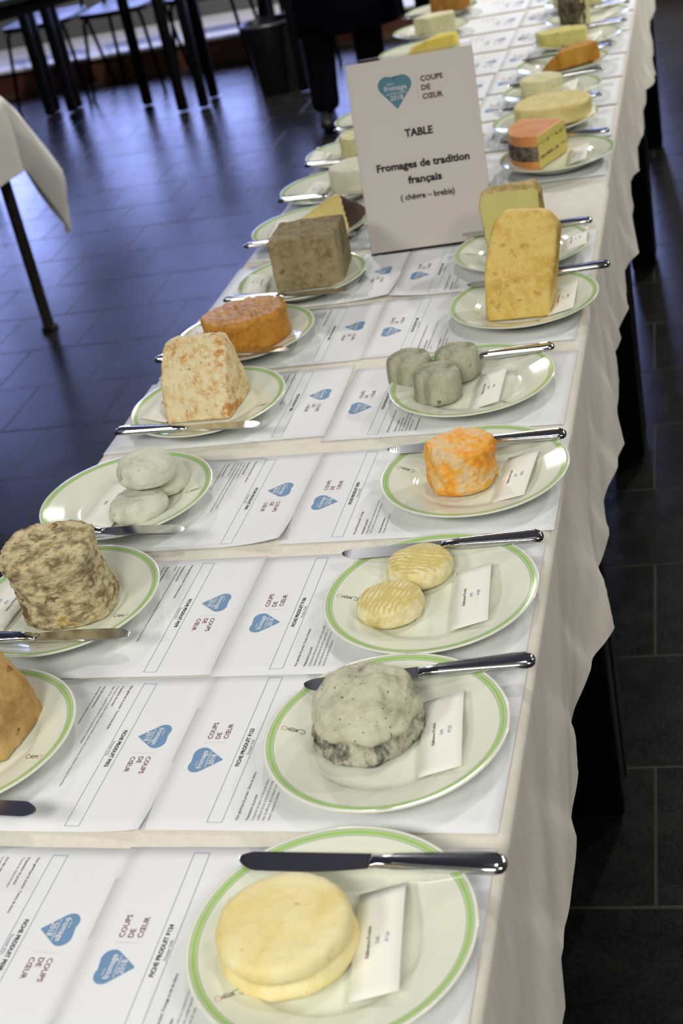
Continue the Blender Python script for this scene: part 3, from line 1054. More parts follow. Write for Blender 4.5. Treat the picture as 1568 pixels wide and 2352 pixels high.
KNV = {'R1': ((.110, .172), (.311, .169)), 'R2': ((.109, .386), (.306, .413)), 'R3': ((.097, .604), (.297, .618)), 'R4': ((.103, .827), (.303, .835)), 'R5': ((.071, 1.058), (.271, 1.080)),
       'R6': ((.128, 1.327), (.328, 1.354)), 'R7': ((.090, 1.551), (.292, 1.552)), 'R8': ((.093, 2.058), (.296, 2.047)), 'R9': ((.067, 2.297), (.269, 2.320)), 'R10': ((.060, 2.497), (.262, 2.533)),
       'R11': ((.066, 2.722), (.270, 2.751)), 'R12': ((.090, 2.985), (.293, 3.003)), 'R13': ((.088, 3.205), (.291, 3.222)),
       'L2': ((-.082, .222), (-.285, .236)), 'L3': ((-.089, .473), (-.292, .477)), 'L4': ((-.096, .670), (-.301, .688)), 'L5': ((-.075, .919), (-.282, .935)), 'L6': ((-.098, 1.153), (-.297, 1.162)),
       'L7': ((-.057, 1.357), (-.262, 1.374)), 'L8': ((-.094, 1.621), (-.295, 1.625)), 'L9': ((-.097, 1.845), (-.299, 1.866)), 'L10': ((-.098, 2.062), (-.300, 2.083)), 'L11': ((-.088, 2.318), (-.290, 2.325)),
       'L14': ((-.143, 3.462), (-.345, 3.472))}
for k, (a, b) in KNV.items():
    knife(a, b, 'steel table knife on the plate ' + ('of the ' + NAMES[k] if k != 'L11' else 'half hidden by the top of the sign'))

# cards: (centre, rotation, dossier, code)
CARDS = {'R1': ((.230, .101), pi / 2 + .125, 'D45', 'P124'), 'R2': ((.241, .325), pi / 2 + .115, 'D45', 'P123'), 'R3': ((.239, .527), pi / 2 + .085, 'D43', 'P106'), 'R4': ((.257, .757), pi / 2 - .07, 'D39', 'P093'),
         'R5': ((.200, .986), pi / 2 + .0, 'D38', 'P095'), 'R6': ((.270, 1.258), pi / 2 - .0, 'D42', 'P080'), 'R7': ((.271, 1.492), pi / 2 + .03, 'D42', 'P081'), 'R8': ((.2445, 1.942), pi / 2 - .0, 'D51', 'P130'),
         'R9': ((.243, 2.215), pi / 2 + .1, 'D52', 'P133'), 'R10': ((.193, 2.445), pi / 2, 'D53', 'P136'), 'R12': ((.215, 2.893), pi / 2 - .1, 'D55', 'P142'), 'R13': ((.232, 3.105), pi / 2 - .35, 'D56', 'P145'),
         'L3': ((-.262, .553), -pi / 2 - .05, 'D33', 'P079'), 'L4': ((-.2165, .755), -pi / 2 - .06, 'D38', 'P091'), 'L5': ((-.236, 1.024), -pi / 2 - .10, 'D42', 'P081'),
         'L6': ((-.262, 1.262), -pi / 2 + .0, 'D42', 'P085'), 'L7': ((-.228, 1.455), -pi / 2 + .12, 'D42', 'P086'), 'L8': ((-.252, 1.715), -pi / 2 + .1, 'D44', 'P052'), 'L9': ((-.238, 1.925), -pi / 2 - .05, 'D47', 'P101'),
         'L10': ((-.287, 2.170), -pi / 2 - .0, 'D48', 'P104'), 'L13': ((-.285, 3.30), -pi / 2, 'D50', 'P110')}
for k, (c, rz, d, code) in CARDS.items():
    card(c, rz, d, code, 'small white reference card on the plate of the ' + NAMES[k])

# R1
M = cheese_mat('rind_cream', [(.30, lin(232, 212, 140)), (.5, lin(240, 226, 166)), (.72, lin(244, 234, 188))], 22, .6, .5, .0015, 260, spots=(lin(222, 192, 124), 190, .68), stretch=(1, 1, .6))
me = body(circ(.0485), [(0, 0), (.94, 0), (1.03, .003), (1.03, .007), (.95, .012), (.915, .0155), (.985, .0195), (1.0, .025), (.97, .031), (.88, .0335), (0, .0345)], 110, [(.0008, 55, 3, 1), (.0004, 220, 3, 1)], (.0, -.004), 1.2, .015, 2)
cheese('soft_cheese', me, M, (.166, .099), 'cream-yellow soft cheese with a pinched waist, nearest the viewer')

# R2
M = cheese_mat('rind_ash', [(.22, lin(120, 119, 104)), (.38, lin(186, 184, 160)), (.5, lin(204, 202, 178)), (.75, lin(212, 210, 188))], 30, .75, .6, .0025, 110, spots=[(lin(84, 84, 76), 210, .67)])
nt = M.node_tree; b = nt.nodes['Principled BSDF']
v = coords(nt)
old = b.inputs['Base Color'].links[0].from_socket
low = ramp(nt, tex_noise(nt, coords(nt, (1, 1, .6)), 75, 6, .7, .4), [(.36, lin(58, 58, 54)), (.46, lin(120, 119, 108)), (.56, lin(184, 182, 162)), (.7, lin(198, 196, 176))])
sp = nt.nodes.new('ShaderNodeSeparateXYZ'); nt.links.new(v, sp.inputs[0])
ad = nt.nodes.new('ShaderNodeMath'); ad.operation = 'MULTIPLY_ADD'; ad.inputs[1].default_value = .022; nt.links.new(tex_noise(nt, v, 40, 3, .6), ad.inputs[0]); nt.links.new(sp.outputs[2], ad.inputs[2])
band = ramp(nt, ad.outputs[0], [(.031, (0, 0, 0, 1)), (.036, (1, 1, 1, 1))])
c = mix(nt, band, low, old)
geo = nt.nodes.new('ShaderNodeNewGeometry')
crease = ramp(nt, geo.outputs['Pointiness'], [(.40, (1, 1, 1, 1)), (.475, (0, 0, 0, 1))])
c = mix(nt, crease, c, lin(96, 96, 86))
nt.links.new(c, b.inputs['Base Color'])
me = body(circ(.0485), [(0, 0), (.92, 0), (1.0, .003), (.985, .010), (.93, .0175), (.885, .0195), (.975, .0225), (.965, .027), (.90, .036), (.78, .045), (.58, .0515), (.3, .0545), (0, .055)], 120, [(.0032, 30, -2, 1.3), (.0011, 85, -2, 1), (.0005, 260, 2, 1)], (.004, .002), 5.2, .02, 2)
cheese('dome_cheese', me, M, (.1745, .337), 'ash-grey wrinkled dome cheese with darker sides')


# R3
def ridged(name, rot):
    m = cheese_mat(name, [(.3, lin(204, 186, 118)), (.46, lin(224, 210, 150)), (.64, lin(238, 230, 188))], 60, .6, .4, .0015, 300, spots=(lin(180, 158, 96), 120, .68))
    nt = m.node_tree; b = nt.nodes['Principled BSDF']
    v = coords(nt); mp = nt.nodes.new('ShaderNodeMapping'); mp.inputs['Rotation'].default_value = (0, 0, rot); nt.links.new(v, mp.inputs[0])
    w = nt.nodes.new('ShaderNodeTexWave'); w.inputs['Scale'].default_value = 62; w.inputs['Distortion'].default_value = 2.2; w.inputs['Detail'].default_value = 3; w.inputs['Detail Scale'].default_value = 3
    nt.links.new(mp.outputs[0], w.inputs[0])
    old = b.inputs['Base Color'].links[0].from_socket
    geo = nt.nodes.new('ShaderNodeNewGeometry'); sp = nt.nodes.new('ShaderNodeSeparateXYZ'); nt.links.new(geo.outputs['Normal'], sp.inputs[0])
    up = ramp(nt, sp.outputs[2], [(.55, (0, 0, 0, 1)), (.9, (1, 1, 1, 1))])
    wf = mix(nt, 1.0, up, w.outputs['Color'], 'MULTIPLY')
    nt.links.new(mix(nt, wf, old, lin(212, 192, 112)), b.inputs['Base Color'])
    bump(nt, b, mix(nt, .5, wf, tex_noise(nt, v, 150, 5, .7)), .35, .0014)
    return m


me = body(circ(.0335), cyl(.025, .009, .0335, .98, .0015), 90, [(.0022, 45, 2, 1), (.0007, 150, 2, 1)], (0, 0), 2.0, .02, 2)
cheese('goat_cheese_round', me, ridged('rind_ridged_a', 1.75), (.1815, .578), 'ridged yellow round cheese, the rear one of the pair on its plate', group='pair of ridged yellow cheeses')
me = body(circ(.0325), cyl(.0235, .0085, .0325, .97, .001), 90, [(.0022, 45, 2, 1), (.0007, 150, 2, 1)], (0, -.002), 8.0, .02, 2)
cheese('goat_cheese_round', me, ridged('rind_ridged_b', .25), (.1630, .5145), 'ridged yellow round cheese, the front one of the pair on its plate', group='pair of ridged yellow cheeses')

# R4
M = cheese_mat('rind_orange', [(.32, lin(240, 150, 40)), (.46, lin(244, 176, 60)), (.56, lin(236, 196, 128)), (.70, lin(228, 200, 160))], 38, .42, .8, .003, 70, spots=[(lin(250, 190, 50), 45, .66)], spec=.5)
me = body(circ(.0385), cyl(.050, .007, .0385, .97, .0), 130, [(.0024, 42, -2, .7), (.0012, 110, -2, 1.6), (.0007, 300, 2, 1)], (.001, .002), 3.3, .02, 2)
cheese('washed_rind_cheese', me, M, (.1975, .7655), 'wrinkled orange washed-rind cheese')

# R5
M = cheese_mat('rind_grey_green', [(.30, lin(128, 130, 108)), (.48, lin(168, 168, 144)), (.7, lin(196, 195, 172))], 34, .75, .6, .002, 120, spots=(lin(104, 104, 80), 90, .68), stretch=(1, 1, .28))
for k, (x, y, r, h, lab) in enumerate([(.0925, 1.040, .0295, .040, 'rear left'), (.137, .9855, .0305, .041, 'front'), (.1535, 1.0465, .0295, .040, 'rear right')]):
    me = body(circ(r), cyl(h, .007, r, .95, .001, 1.0), 90, [(.0007, 60, 3, .35), (.0005, 200, 2, .3)], (.001, 0), 11 + k * 3.1, .015, 2)
    cheese('goat_cheese_cylinder', me, M, (x, y), 'grey-green cylinder cheese, %s of the three on its plate' % lab, group='three grey cylinder cheeses')

# R6
M = cheese_mat('rind_yellow', [(.28, lin(208, 166, 78)), (.46, lin(224, 188, 96)), (.62, lin(230, 202, 118)), (.8, lin(218, 172, 84))], 24, .6, .5, .0014, 220, spots=[(lin(204, 164, 86), 60, .64), (lin(120, 98, 54), 260, .73)], fine=(lin(232, 206, 124), 90))
pts = [(-.045, -.034, 0), (.043, -.036, 0), (.046, .03, 0), (-.04, .034, 0), (-.044, -.024, .055), (.052, -.026, .055), (.054, .04, .06), (-.041, .04, .06),
       (-.027, .006, .116), (.064, .0, .106), (.064, .05, .103), (-.023, .05, .112), (-.020, .010, .129), (-.008, .014, .138), (.028, .013, .137), (.049, .010, .130), (.059, .008, .119), (.048, .046, .125), (-.006, .046, .134), (-.018, .048, .124)]
me = hull(pts, .0024, 22, [(.0022, 26, 3, 1), (.0005, 160, 3, 1)], 4.4)
cheese('cheese_loaf', me, M, (.2125, 1.2475), 'tall yellow cheese loaf standing on end')

# R7
Mr = cheese_mat('rind_straw', [(.3, lin(150, 128, 74)), (.5, lin(186, 164, 104)), (.72, lin(206, 190, 140))], 60, .7, .6, .002, 200)
Mc = cheese_mat('paste_pale', [(.3, lin(190, 184, 104)), (.7, lin(204, 198, 122))], 10, .5, .15, .0006, 260)
pts = [(-.042, -.018, 0), (.044, -.014, 0), (.046, .03, 0), (-.03, .034, 0), (-.052, .012, .078), (-.046, .022, .096), (.034, .026, .098), (.042, .02, .084), (.044, .05, .084), (.034, .055, .097), (-.038, .052, .094)]
me = hull(pts, .0024, 5, [(.0008, 90, 3, 1)], 7.1)
o = split_cut(me, lambda c, n: n.y < -.55 and abs(n.x) < .35 and n.z < .75 and c.z < .0915 and -.0465 < c.x < .0395, 'cheese_wedge', Mr, 'cut_face', Mc, (.183, 1.478, ZP))
tag(o, 'upright cheese wedge with a pale cut face and straw-coloured rind', 'cheese')

# R8: top orange, ash band on the curved rind, yellow cut face with dark seams
Mo = cheese_mat('rind_orange_smooth', [(.3, lin(226, 150, 84)), (.7, lin(238, 172, 106))], 20, .5, .3, .001, 200)
Ma = cheese_mat('rind_ash_band', [(.3, lin(70, 62, 52)), (.5, lin(120, 110, 96)), (.72, lin(160, 150, 132))], 60, .8, .6, .002, 140)
Mk, nt, b = new_mat('paste_ash_seams')
v = coords(nt); sp = nt.nodes.new('ShaderNodeSeparateXYZ'); nt.links.new(v, sp.inputs[0])
nz = tex_noise(nt, v, 60, 3, .6)
ad = nt.nodes.new('ShaderNodeMath'); ad.operation = 'MULTIPLY_ADD'; ad.inputs[1].default_value = .006; nt.links.new(nz, ad.inputs[0]); nt.links.new(sp.outputs[2], ad.inputs[2])
seam = ramp(nt, ad.outputs[0], [(0, (0, 0, 0, 1)), (.0215, (0, 0, 0, 1)), (.0225, (1, 1, 1, 1)), (.0245, (1, 1, 1, 1)), (.0255, (0, 0, 0, 1)), (.046, (0, 0, 0, 1)), (.047, (1, 1, 1, 1)), (.0485, (1, 1, 1, 1)), (.0495, (0, 0, 0, 1))])
br = ramp(nt, tex_noise(nt, v, 110, 2, .5), [(.42, (0, 0, 0, 1)), (.5, (1, 1, 1, 1))])
sm = mix(nt, 1.0, seam, br, 'MULTIPLY')
nt.links.new(mix(nt, sm, lin(226, 210, 112), lin(52, 52, 44)), b.inputs['Base Color']); b.inputs['Roughness'].default_value = .5
base = [(.047, .040), (.006, -.056), (-.008, -.0555), (-.022, -.051), (-.035, -.041), (-.045, -.026), (-.052, -.008), (-.055, .012), (-.054, .032), (-.050, .050), (-.044, .067), (-.036, .082)]
pts = [(x * 1, y * 1, 0) for x, y in base] + [(x * 1.02, y * 1.02, .028) for x, y in base] + [(x, y, .060) for x, y in base]
me = hull(pts, .0021, 4, [(.0006, 60, 3, 1)], 9.3)
o = split_cut(me, lambda c, n: (n.x > .45 and n.z < .6), 'cheese_wedge', Mo, 'cut_face', Mk, (.1755, 1.959, ZP))
tag(o, 'cheese wedge with a smooth orange top and dark ash band, right of the sign', 'cheese')
# the ash band as a part of its own over the rind
me2 = hull([(x * 1.03, y * 1.03, z) for x, y in base[1:] for z in (.014, .043)] + [(.0, .0, .014), (.0, .0, .043)], .0021, 3, [(.0006, 60, 3, 1)], 2.3)
A = [tuple(p.vertices) for p in me2.polygons if abs(p.normal.z) < .6 and p.normal.x < .42 and (p.center.y < .03)]
vs = [v.co.copy() for v in me2.vertices]
idx = {}; nv = []; nf = []
for f in A:
    g = []
    for i in f:
        if i not in idx: idx[i] = len(nv); nv.append(vs[i])
        g.append(idx[i])
    nf.append(tuple(g))
link('ash_band', mesh('ash_band', nv, nf), Ma, o, smooth=True)['label'] = 'grey ash band around the rind'

# R9
M = cheese_mat('rind_pale_yellow', [(.3, lin(216, 196, 124)), (.6, lin(228, 212, 146)), (.8, lin(234, 220, 164))], 40, .6, .3, .001, 200)
me = body(sup(.076, .070, 2.2), cyl(.036, .006, .072, 1.0), 100, [(.0010, 40, 3, 1)], (0, 0), 3, .02, 4)
cheese('round_cheese', me, M, (.178, 2.224), 'big pale yellow cheese wheel behind the orange wedge', z=ZP + .004)

# R10
M = cheese_mat('rind_white_cream', [(.3, lin(212, 206, 154)), (.6, lin(226, 221, 176)), (.8, lin(232, 228, 192))], 40, .65, .3, .001, 200)
me = body(circ(.045), [(0, 0), (.94, 0), (1, .005), (1.0, .012), (.965, .0155), (.965, .017), (1.0, .019), (1.0, .029), (.94, .035), (0, .036)], 90, [(.0010, 60, 3, 1)], (0, 0), 5, .012, 2)
cheese('soft_cheese', me, M, (.136, 2.450), 'two-layer cream-coloured soft cheese with a seam round its middle')

# R11
M = cheese_mat('rind_brown', [(.3, lin(162, 108, 32)), (.5, lin(192, 136, 46)), (.75, lin(210, 162, 72))], 40, .6, .5, .002, 160, stretch=(1, 1, .3))
pts = [(-.05, -.022, 0), (-.008, -.038, 0), (.082, .018, 0), (.055, .06, 0), (-.02, .012, 0), (-.008, -.034, .037), (.078, .022, .039), (.055, .055, .039), (.0, .012, .037)]
me = hull(pts, .0022, 4, [(.0008, 80, 3, .4)], 6)
cheese('cheese_slice', me, M, (.165, 2.658), 'thick brown-rinded cheese slice lying across its plate', z=ZP + .004)

# R12
M = cheese_mat('paste_speckled', [(.3, lin(206, 196, 108)), (.7, lin(222, 212, 136))], 30, .6, .4, .001, 160, spots=(lin(128, 130, 90), 120, .63))
pts = [(-.062, .012, 0), (-.04, -.035, 0), (.058, -.03, 0), (.062, .01, 0), (.015, .042, 0)]
me = hull(pts + [(x, y, .034) for x, y, z in pts], .0022, 3, [(.0008, 90, 3, 1)], 8)
cheese('cheese_slab', me, M, (.142, 2.905), 'flat yellow cheese slab with dark specks')

# R13
Mr = cheese_mat('rind_dark_mould', [(.3, lin(58, 52, 40)), (.5, lin(96, 88, 68)), (.72, lin(136, 126, 102))], 60, .85, .8, .003, 120)
Mc = cheese_mat('paste_straw', [(.3, lin(214, 206, 150)), (.7, lin(224, 218, 168))], 20, .5, .2, .001, 200)
pts = [(r * cos(t), r * sin(t), z) for t in [pi * .72 + pi * 1.06 * k / 10 for k in range(11)] for r, z in ((.044, 0), (.047, .04), (.045, .088))]
me = hull(pts, .0022, 4, [(.0014, 60, 3, 1)], 1)
o = split_cut(me, lambda c, n: n.x > .45 and abs(n.z) < .6, 'cheese_half', Mr, 'cut_face', Mc, (.166, 3.128, ZP))
tag(o, 'tall half cheese with a dark mouldy rind, near the top right', 'cheese')

# R14
M = cheese_mat('rind_straw_wheel', [(.3, lin(196, 188, 130)), (.7, lin(214, 206, 150))], 30, .6, .3, .001, 160)
me = body(circ(.066), cyl(.060, .006, .066), 90, [(.001, 50, 3, 1)], (0, 0), 3, .02, 4)
cheese('round_cheese', me, M, (.150, 3.37), 'pale cheese wheel behind the dark-rinded half, at the top edge')

# --- left row ----------------------------------------------------------------
M = cheese_mat('rind_tan', [(.28, lin(168, 130, 74)), (.5, lin(192, 156, 96)), (.72, lin(208, 176, 116))], 40, .7, .6, .002, 200, spots=[(lin(140, 96, 50), 60, .68)])
pts = [(.045, .05, 0), (.036, -.02, 0), (-.05, -.06, 0), (-.07, .07, 0), (-.01, .085, 0), (.040, .045, .042), (.022, .042, .066), (.034, -.014, .03), (.004, -.012, .082), (-.05, -.045, .085), (-.06, .06, .085), (-.01, .055, .082), (.0, .075, .06)]
me = hull(pts, .0024, 9, [(.0014, 50, 3, 1), (.0005, 200, 2, 1)], 2.7)
cheese('cheese_wedge', me, M, (-.186, .325), 'tan rough-rinded cheese wedge cut off by the left edge of the picture')

M = cheese_mat('rind_beige_grey', [(.32, lin(128, 112, 82)), (.45, lin(176, 160, 122)), (.54, lin(212, 198, 156)), (.75, lin(226, 214, 174))], 62, .8, .9, .004, 110, spots=[(lin(116, 94, 66), 42, .64), (lin(196, 166, 104), 60, .64)], stretch=(1, 1, 1.6))
me = body(sup(.0485, .0465, 2.7, .2), [(0, 0), (.92, 0), (1.0, .006), (1.0, .014), (.955, .026), (.945, .045), (.955, .062), (1.0, .069), (1.0, .076), (.94, .081), (.8, .083), (0, .083)], 130, [(.0008, 34, 3, 1.8), (.0016, 70, -2, 2.6), (.0009, 230, 3, 1)], (-.008, -.004), 6.1, .02, 2)
cheese('tall_cheese', me, M, (-.1845, .552), 'tall lumpy beige and grey cheese with creased sides')

M = cheese_mat('rind_white', [(.3, lin(196, 198, 176)), (.5, lin(216, 218, 200)), (.75, lin(228, 230, 214))], 30, .75, .5, .002, 160, spots=(lin(186, 184, 148), 60, .67))
for (x, y, z, r, h, rx, ry, lab, sd) in [(-.1765, .7420, 0, .0345, .025, 0, 0, 'front one of the three on its plate', 1), (-.1665, .7985, 0, .0320, .030, 0, 0, 'rear right one of the three on its plate, half hidden', 4), (-.1710, .7720, .0265, .0345, .032, -.06, .06, 'uppermost of the three on its plate', 9)]:
    me = body(circ(r), cyl(h, .010, r, .97, .001), 90, [(.0018, 46, 3, 1), (.0006, 190, 2, 1)], (0, 0), sd * 3.3, .02, 2)
    o = cheese('soft_cheese', me, M, (x, y), 'small white bloomy cheese, ' + lab, group='three white cheeses', z=ZP + z)
    o.rotation_euler = (rx, ry, 0)

M = cheese_mat('rind_mottled', [(.28, lin(196, 140, 74)), (.43, lin(220, 182, 120)), (.54, lin(228, 208, 160)), (.72, lin(236, 224, 188))], 52, .7, .6, .002, 160, spots=[(lin(200, 142, 72), 34, .64), (lin(140, 104, 62), 190, .70)], fine=(lin(236, 224, 188), 170))
pts = [(-.046, -.034, 0), (.043, -.036, 0), (.048, .052, 0), (-.042, .056, 0), (-.050, -.016, .045), (.042, -.014, .045), (-.048, .016, .084), (-.040, .022, .093), (.033, .020, .095), (.042, .015, .086), (.036, .044, .090), (-.036, .046, .090), (.047, .05, .03)]
me = hull(pts, .0024, 8, [(.0013, 50, 3, 1), (.0006, 190, 2, 1)], 3.9)
cheese('cheese_half', me, M, (-.178, 1.010), 'mottled beige half cheese with sloping sides, standing on its plate')

Mt = cheese_mat('rind_amber', [(.3, lin(150, 88, 18)), (.5, lin(186, 120, 32)), (.75, lin(206, 148, 56))], 36, .5, .5, .0016, 180, fine=(lin(196, 146, 62), 160), stretch=(1, 1, .8), spec=.4)
me = body(sup(.062, .051, 2.3, .45), [(0, 0), (.94, 0), (1, .006), (1.0, .036), (1.014, .041), (.985, .047), (.93, .0482), (0, .0487)], 120, [(.0012, 50, 3, 1), (.0005, 180, 2, 1)], (0, 0), 7.7, .02, 4)
for v in me.vertices:
    if v.co.z > .046: v.co.z -= .0012 * (1 + sin((v.co.x + v.co.y * .35) * 400 + 1.5 * sin(v.co.y * 60))) * .5
cheese('washed_rind_cheese', me, Mt, (-.1815, 1.2365), 'orange-brown oval cheese with a ridged top')

M = cheese_mat('rind_grey_brown', [(.3, lin(112, 98, 66)), (.5, lin(142, 128, 94)), (.72, lin(170, 156, 122))], 30, .8, .5, .002, 180, fine=(lin(160, 146, 110), 130), spots=(lin(112, 98, 64), 40, .66))
pts = [(sx * .054 * k, sy * .050 * k, z) for sx in (-1, 1) for sy in (-1, 1) for k, z in ((.97, 0), (1.0, .03), (.985, .083))]
me = hull(pts, .0024, 5, [(.0012, 40, 3, 1), (.0005, 170, 2, 1)], 5.5)
o = cheese('cheese_block', me, M, (-.136, 1.470), 'grey-brown square block cheese with sharp edges', rot=.05)

Mr = cheese_mat('rind_dark_brown', [(.3, lin(52, 34, 24)), (.7, lin(82, 58, 42))], 30, .55, .3, .001, 140)
Mc = cheese_mat('paste_butter', [(.3, lin(222, 202, 124)), (.7, lin(232, 214, 142))], 14, .5, .15, .0006, 200)
pts = [(-.062, -.005, 0), (.045, -.048, 0), (.060, -.02, 0), (.064, .02, 0), (.045, .052, 0), (.03, -.012, .058), (.046, .0, .042), (.058, .03, .022), (.018, .0, .059), (-.057, -.016, .022), (-.05, .012, .01)]
me = hull(pts, .0024, 6, [(.0005, 50, 3, 1)], 2.1)
o = split_cut(me, lambda c, n: n.x < .30 and n.z > -.3, 'cheese_wedge', Mr, 'cut_face', Mc, (-.166, 1.718, ZP))
tag(o, 'yellow cheese wedge with a dark brown rind, behind the grey-brown block', 'cheese')

M = cheese_mat('rind_bloomy', [(.3, lin(214, 212, 186)), (.7, lin(228, 226, 204))], 30, .7, .3, .001, 180)
me = body(circ(.056), cyl(.042, .006, .056), 90, [(.001, 50, 3, 1)], (0, 0), 3, .02, 4)
cheese('soft_cheese', me, M, (-.160, 1.950), 'white round soft cheese left of the sign')

M = cheese_mat('paste_blue_marbled', [(.3, lin(128, 132, 88)), (.42, lin(204, 198, 140)), (.7, lin(228, 222, 172))], 44, .6, .4, .001, 120)
me = body(circ(.058), cyl(.044, .004, .058), 90, [(.001, 60, 3, 1)], (0, 0), 5, .02, 4)
cheese('blue_cheese', me, M, (-.184, 2.168), 'cream round cheese with grey-green marbling, half hidden by the sign')

M = cheese_mat('paste_bright_yellow', [(.3, lin(222, 196, 74)), (.7, lin(234, 212, 96))], 20, .5, .2, .001, 160, spots=(lin(150, 130, 70), 110, .70))
pts = [(-.062, -.012, 0), (.0, -.03, 0), (.072, -.02, 0), (.074, .03, 0), (.03, .04, 0), (-.05, .015, .018), (.0, -.024, .034), (.068, -.014, .038), (.07, .028, .038), (.025, .036, .036)]
me = hull(pts, .0024, 4, [(.0006, 60, 3, 1)], 3)
cheese('cheese_wedge', me, M, (-.200, 3.045), 'bright yellow cheese wedge just above the top of the sign')

M = cheese_mat('paste_white_veined', [(.26, lin(120, 126, 104)), (.34, lin(212, 208, 160)), (.7, lin(232, 230, 194))], 40, .6, .4, .001, 120)
pts = [(-.058, .0, 0), (-.01, -.03, 0), (.058, .0, 0), (.05, .045, 0), (-.03, .045, 0)]
me = hull(pts + [(x * .97, y * .97, .046) for x, y, z in pts], .0024, 4, [(.0007, 60, 3, 1)], 4)
cheese('blue_cheese', me, M, (-.222, 3.275), 'white cheese block with blue-green veins, second from the top on the left')

M = cheese_mat('rind_chestnut', [(.3, lin(140, 90, 30)), (.7, lin(180, 126, 54))], 30, .5, .3, .001, 140)
pts = [(-.05, -.025, 0), (.03, -.04, 0), (.06, -.01, 0), (.05, .045, 0), (-.03, .05, 0), (-.058, .01, 0)]
me = hull(pts + [(x, y, .05) for x, y, z in pts], .0024, 6, [(.0008, 60, 3, 1)], 4)
cheese('cheese_half', me, M, (-.226, 3.575), 'brown-rinded cheese at the top edge of the picture, left row')

# ------------------------------------------------------------------ sign
sg = empty('sign_stand', (-.0665, 1.571, T + .0035))
tag(sg, 'white table sign in a clear acrylic stand, reading TABLE Fromages de tradition français', 'sign')
sg.rotation_euler = (pi / 2 - .235, 0, .07)
SW, SH = .203, .300
zf0 = lambda u, v: 0.0
me = mesh('paper_insert', [(.001, .0015, -.0016), (SW - .001, .0015, -.0016), (SW - .001, SH - .0035, -.0016), (.001, SH - .0035, -.0016), (.001, .0015, -.0019), (SW - .001, .0015, -.0019), (SW - .001, SH - .0035, -.0019), (.001, SH - .0035, -.0019)],
          [(0, 1, 2, 3), (7, 6, 5, 4), (0, 4, 5, 1), (1, 5, 6, 2), (2, 6, 7, 3), (3, 7, 4, 0)])
ins = link('paper_insert', me, plain('sign_paper', lin(240, 236, 233), .6, spec=.2), sg)


class SP(Print):
    def build(s, name, mat, parent):
        me = mesh(name, [(u, v, -.00145) for u, v in s.v], s.f)
        bm = bmesh.new(); bm.from_mesh(me)
        for f in bm.faces:
            f.normal_update()
            if f.normal.z < 0: f.normal_flip()
        bm.to_mesh(me); bm.free()
        return link(name, me, mat, parent)

    def text(s, t, u, v, **k):
        n = len(s.v); Print.text(s, t, u, 0, **k)
        s.v[n:] = [(a, v - b) for a, b in s.v[n:]]
        return s


h = SP(); h.v = [(u, .2705 - w) for u, w in heart_pts(.075, 0, .0505, .0535)]; h.f = [tuple(range(len(h.v)))]
hm = h.build('heart_logo', plain('heart_teal', lin(92, 150, 172), .6, spec=.2), sg)
w = SP(); w.text('Salon', .0620, .2570, width=.011, bold=.01); w.text('fromage', .0755, .2485, width=.0365, align='C', bold=.018)
w.text('produits laitiers', .0765, .2425, width=.032, align='C', bold=.01); w.text('2018', .0758, .2335, width=.021, align='C', bold=.018)
wo = w.build('heart_text', WHITEI, hm); wo.location.z = .0001
d = SP(); d.rect(.1095, .1099, .228, .266); d.build('divider_line', GREYL, sg)
s = SP(); s.text('COUPS', .1165, .2555, size=.0112, width=.0350, bold=.02, heavy=.0002); s.text('DE', .1165, .2420, size=.0112, width=.0140, bold=.02, heavy=.0002); s.text('CŒUR', .1165, .2285, size=.0112, width=.0320, bold=.02, heavy=.0002)
s.build('slogan_text', plain('brown_ink', lin(128, 80, 78), .6), sg)
s = SP(); s.text('TABLE', .103, .1755, size=.0165, width=.0445, align='C', bold=.02, heavy=.00032); s.build('title_text', INK, sg)
s = SP(); s.text('Fromages de tradition', .103, .1275, size=.0162, width=.149, align='C', bold=.02, heavy=.00032); s.text('français', .103, .1035, size=.0162, width=.0540, align='C', bold=.02, heavy=.00032); s.build('heading_text', INK, sg)
s = SP(); s.text('( chèvre – brebis)', .104, .0785, size=.0130, width=.0870, align='C', bold=.015, heavy=.0002); s.build('subtitle_text', INK, sg)
b = MB()
b.box(0, SW, 0, SH, -.0008, .0006); b.box(0, SW, 0, SH, -.0042, -.0028); b.box(0, SW, SH, SH + .0018, -.0042, .0006)
b.build('acrylic_panel', ACRYL, sg)
b = MB(); R_ = Euler((-(pi / 2 - .235), 0, 0)).to_matrix().to_4x4()
b.box(0, SW, .0, .085, -.0028, -.0010, R_); b.build('acrylic_foot', ACRYL, sg)

# ------------------------------------------------------------------ left table with white cloth
LX, LY = -1.60, 3.335
def steel_leg():
    b = MB(); b.tube([(0, 0, .004), (0, 0, T - .03)], .019, 14)
    me = mesh('leg', b.v, b.f); me.materials.append(LEGST); return me


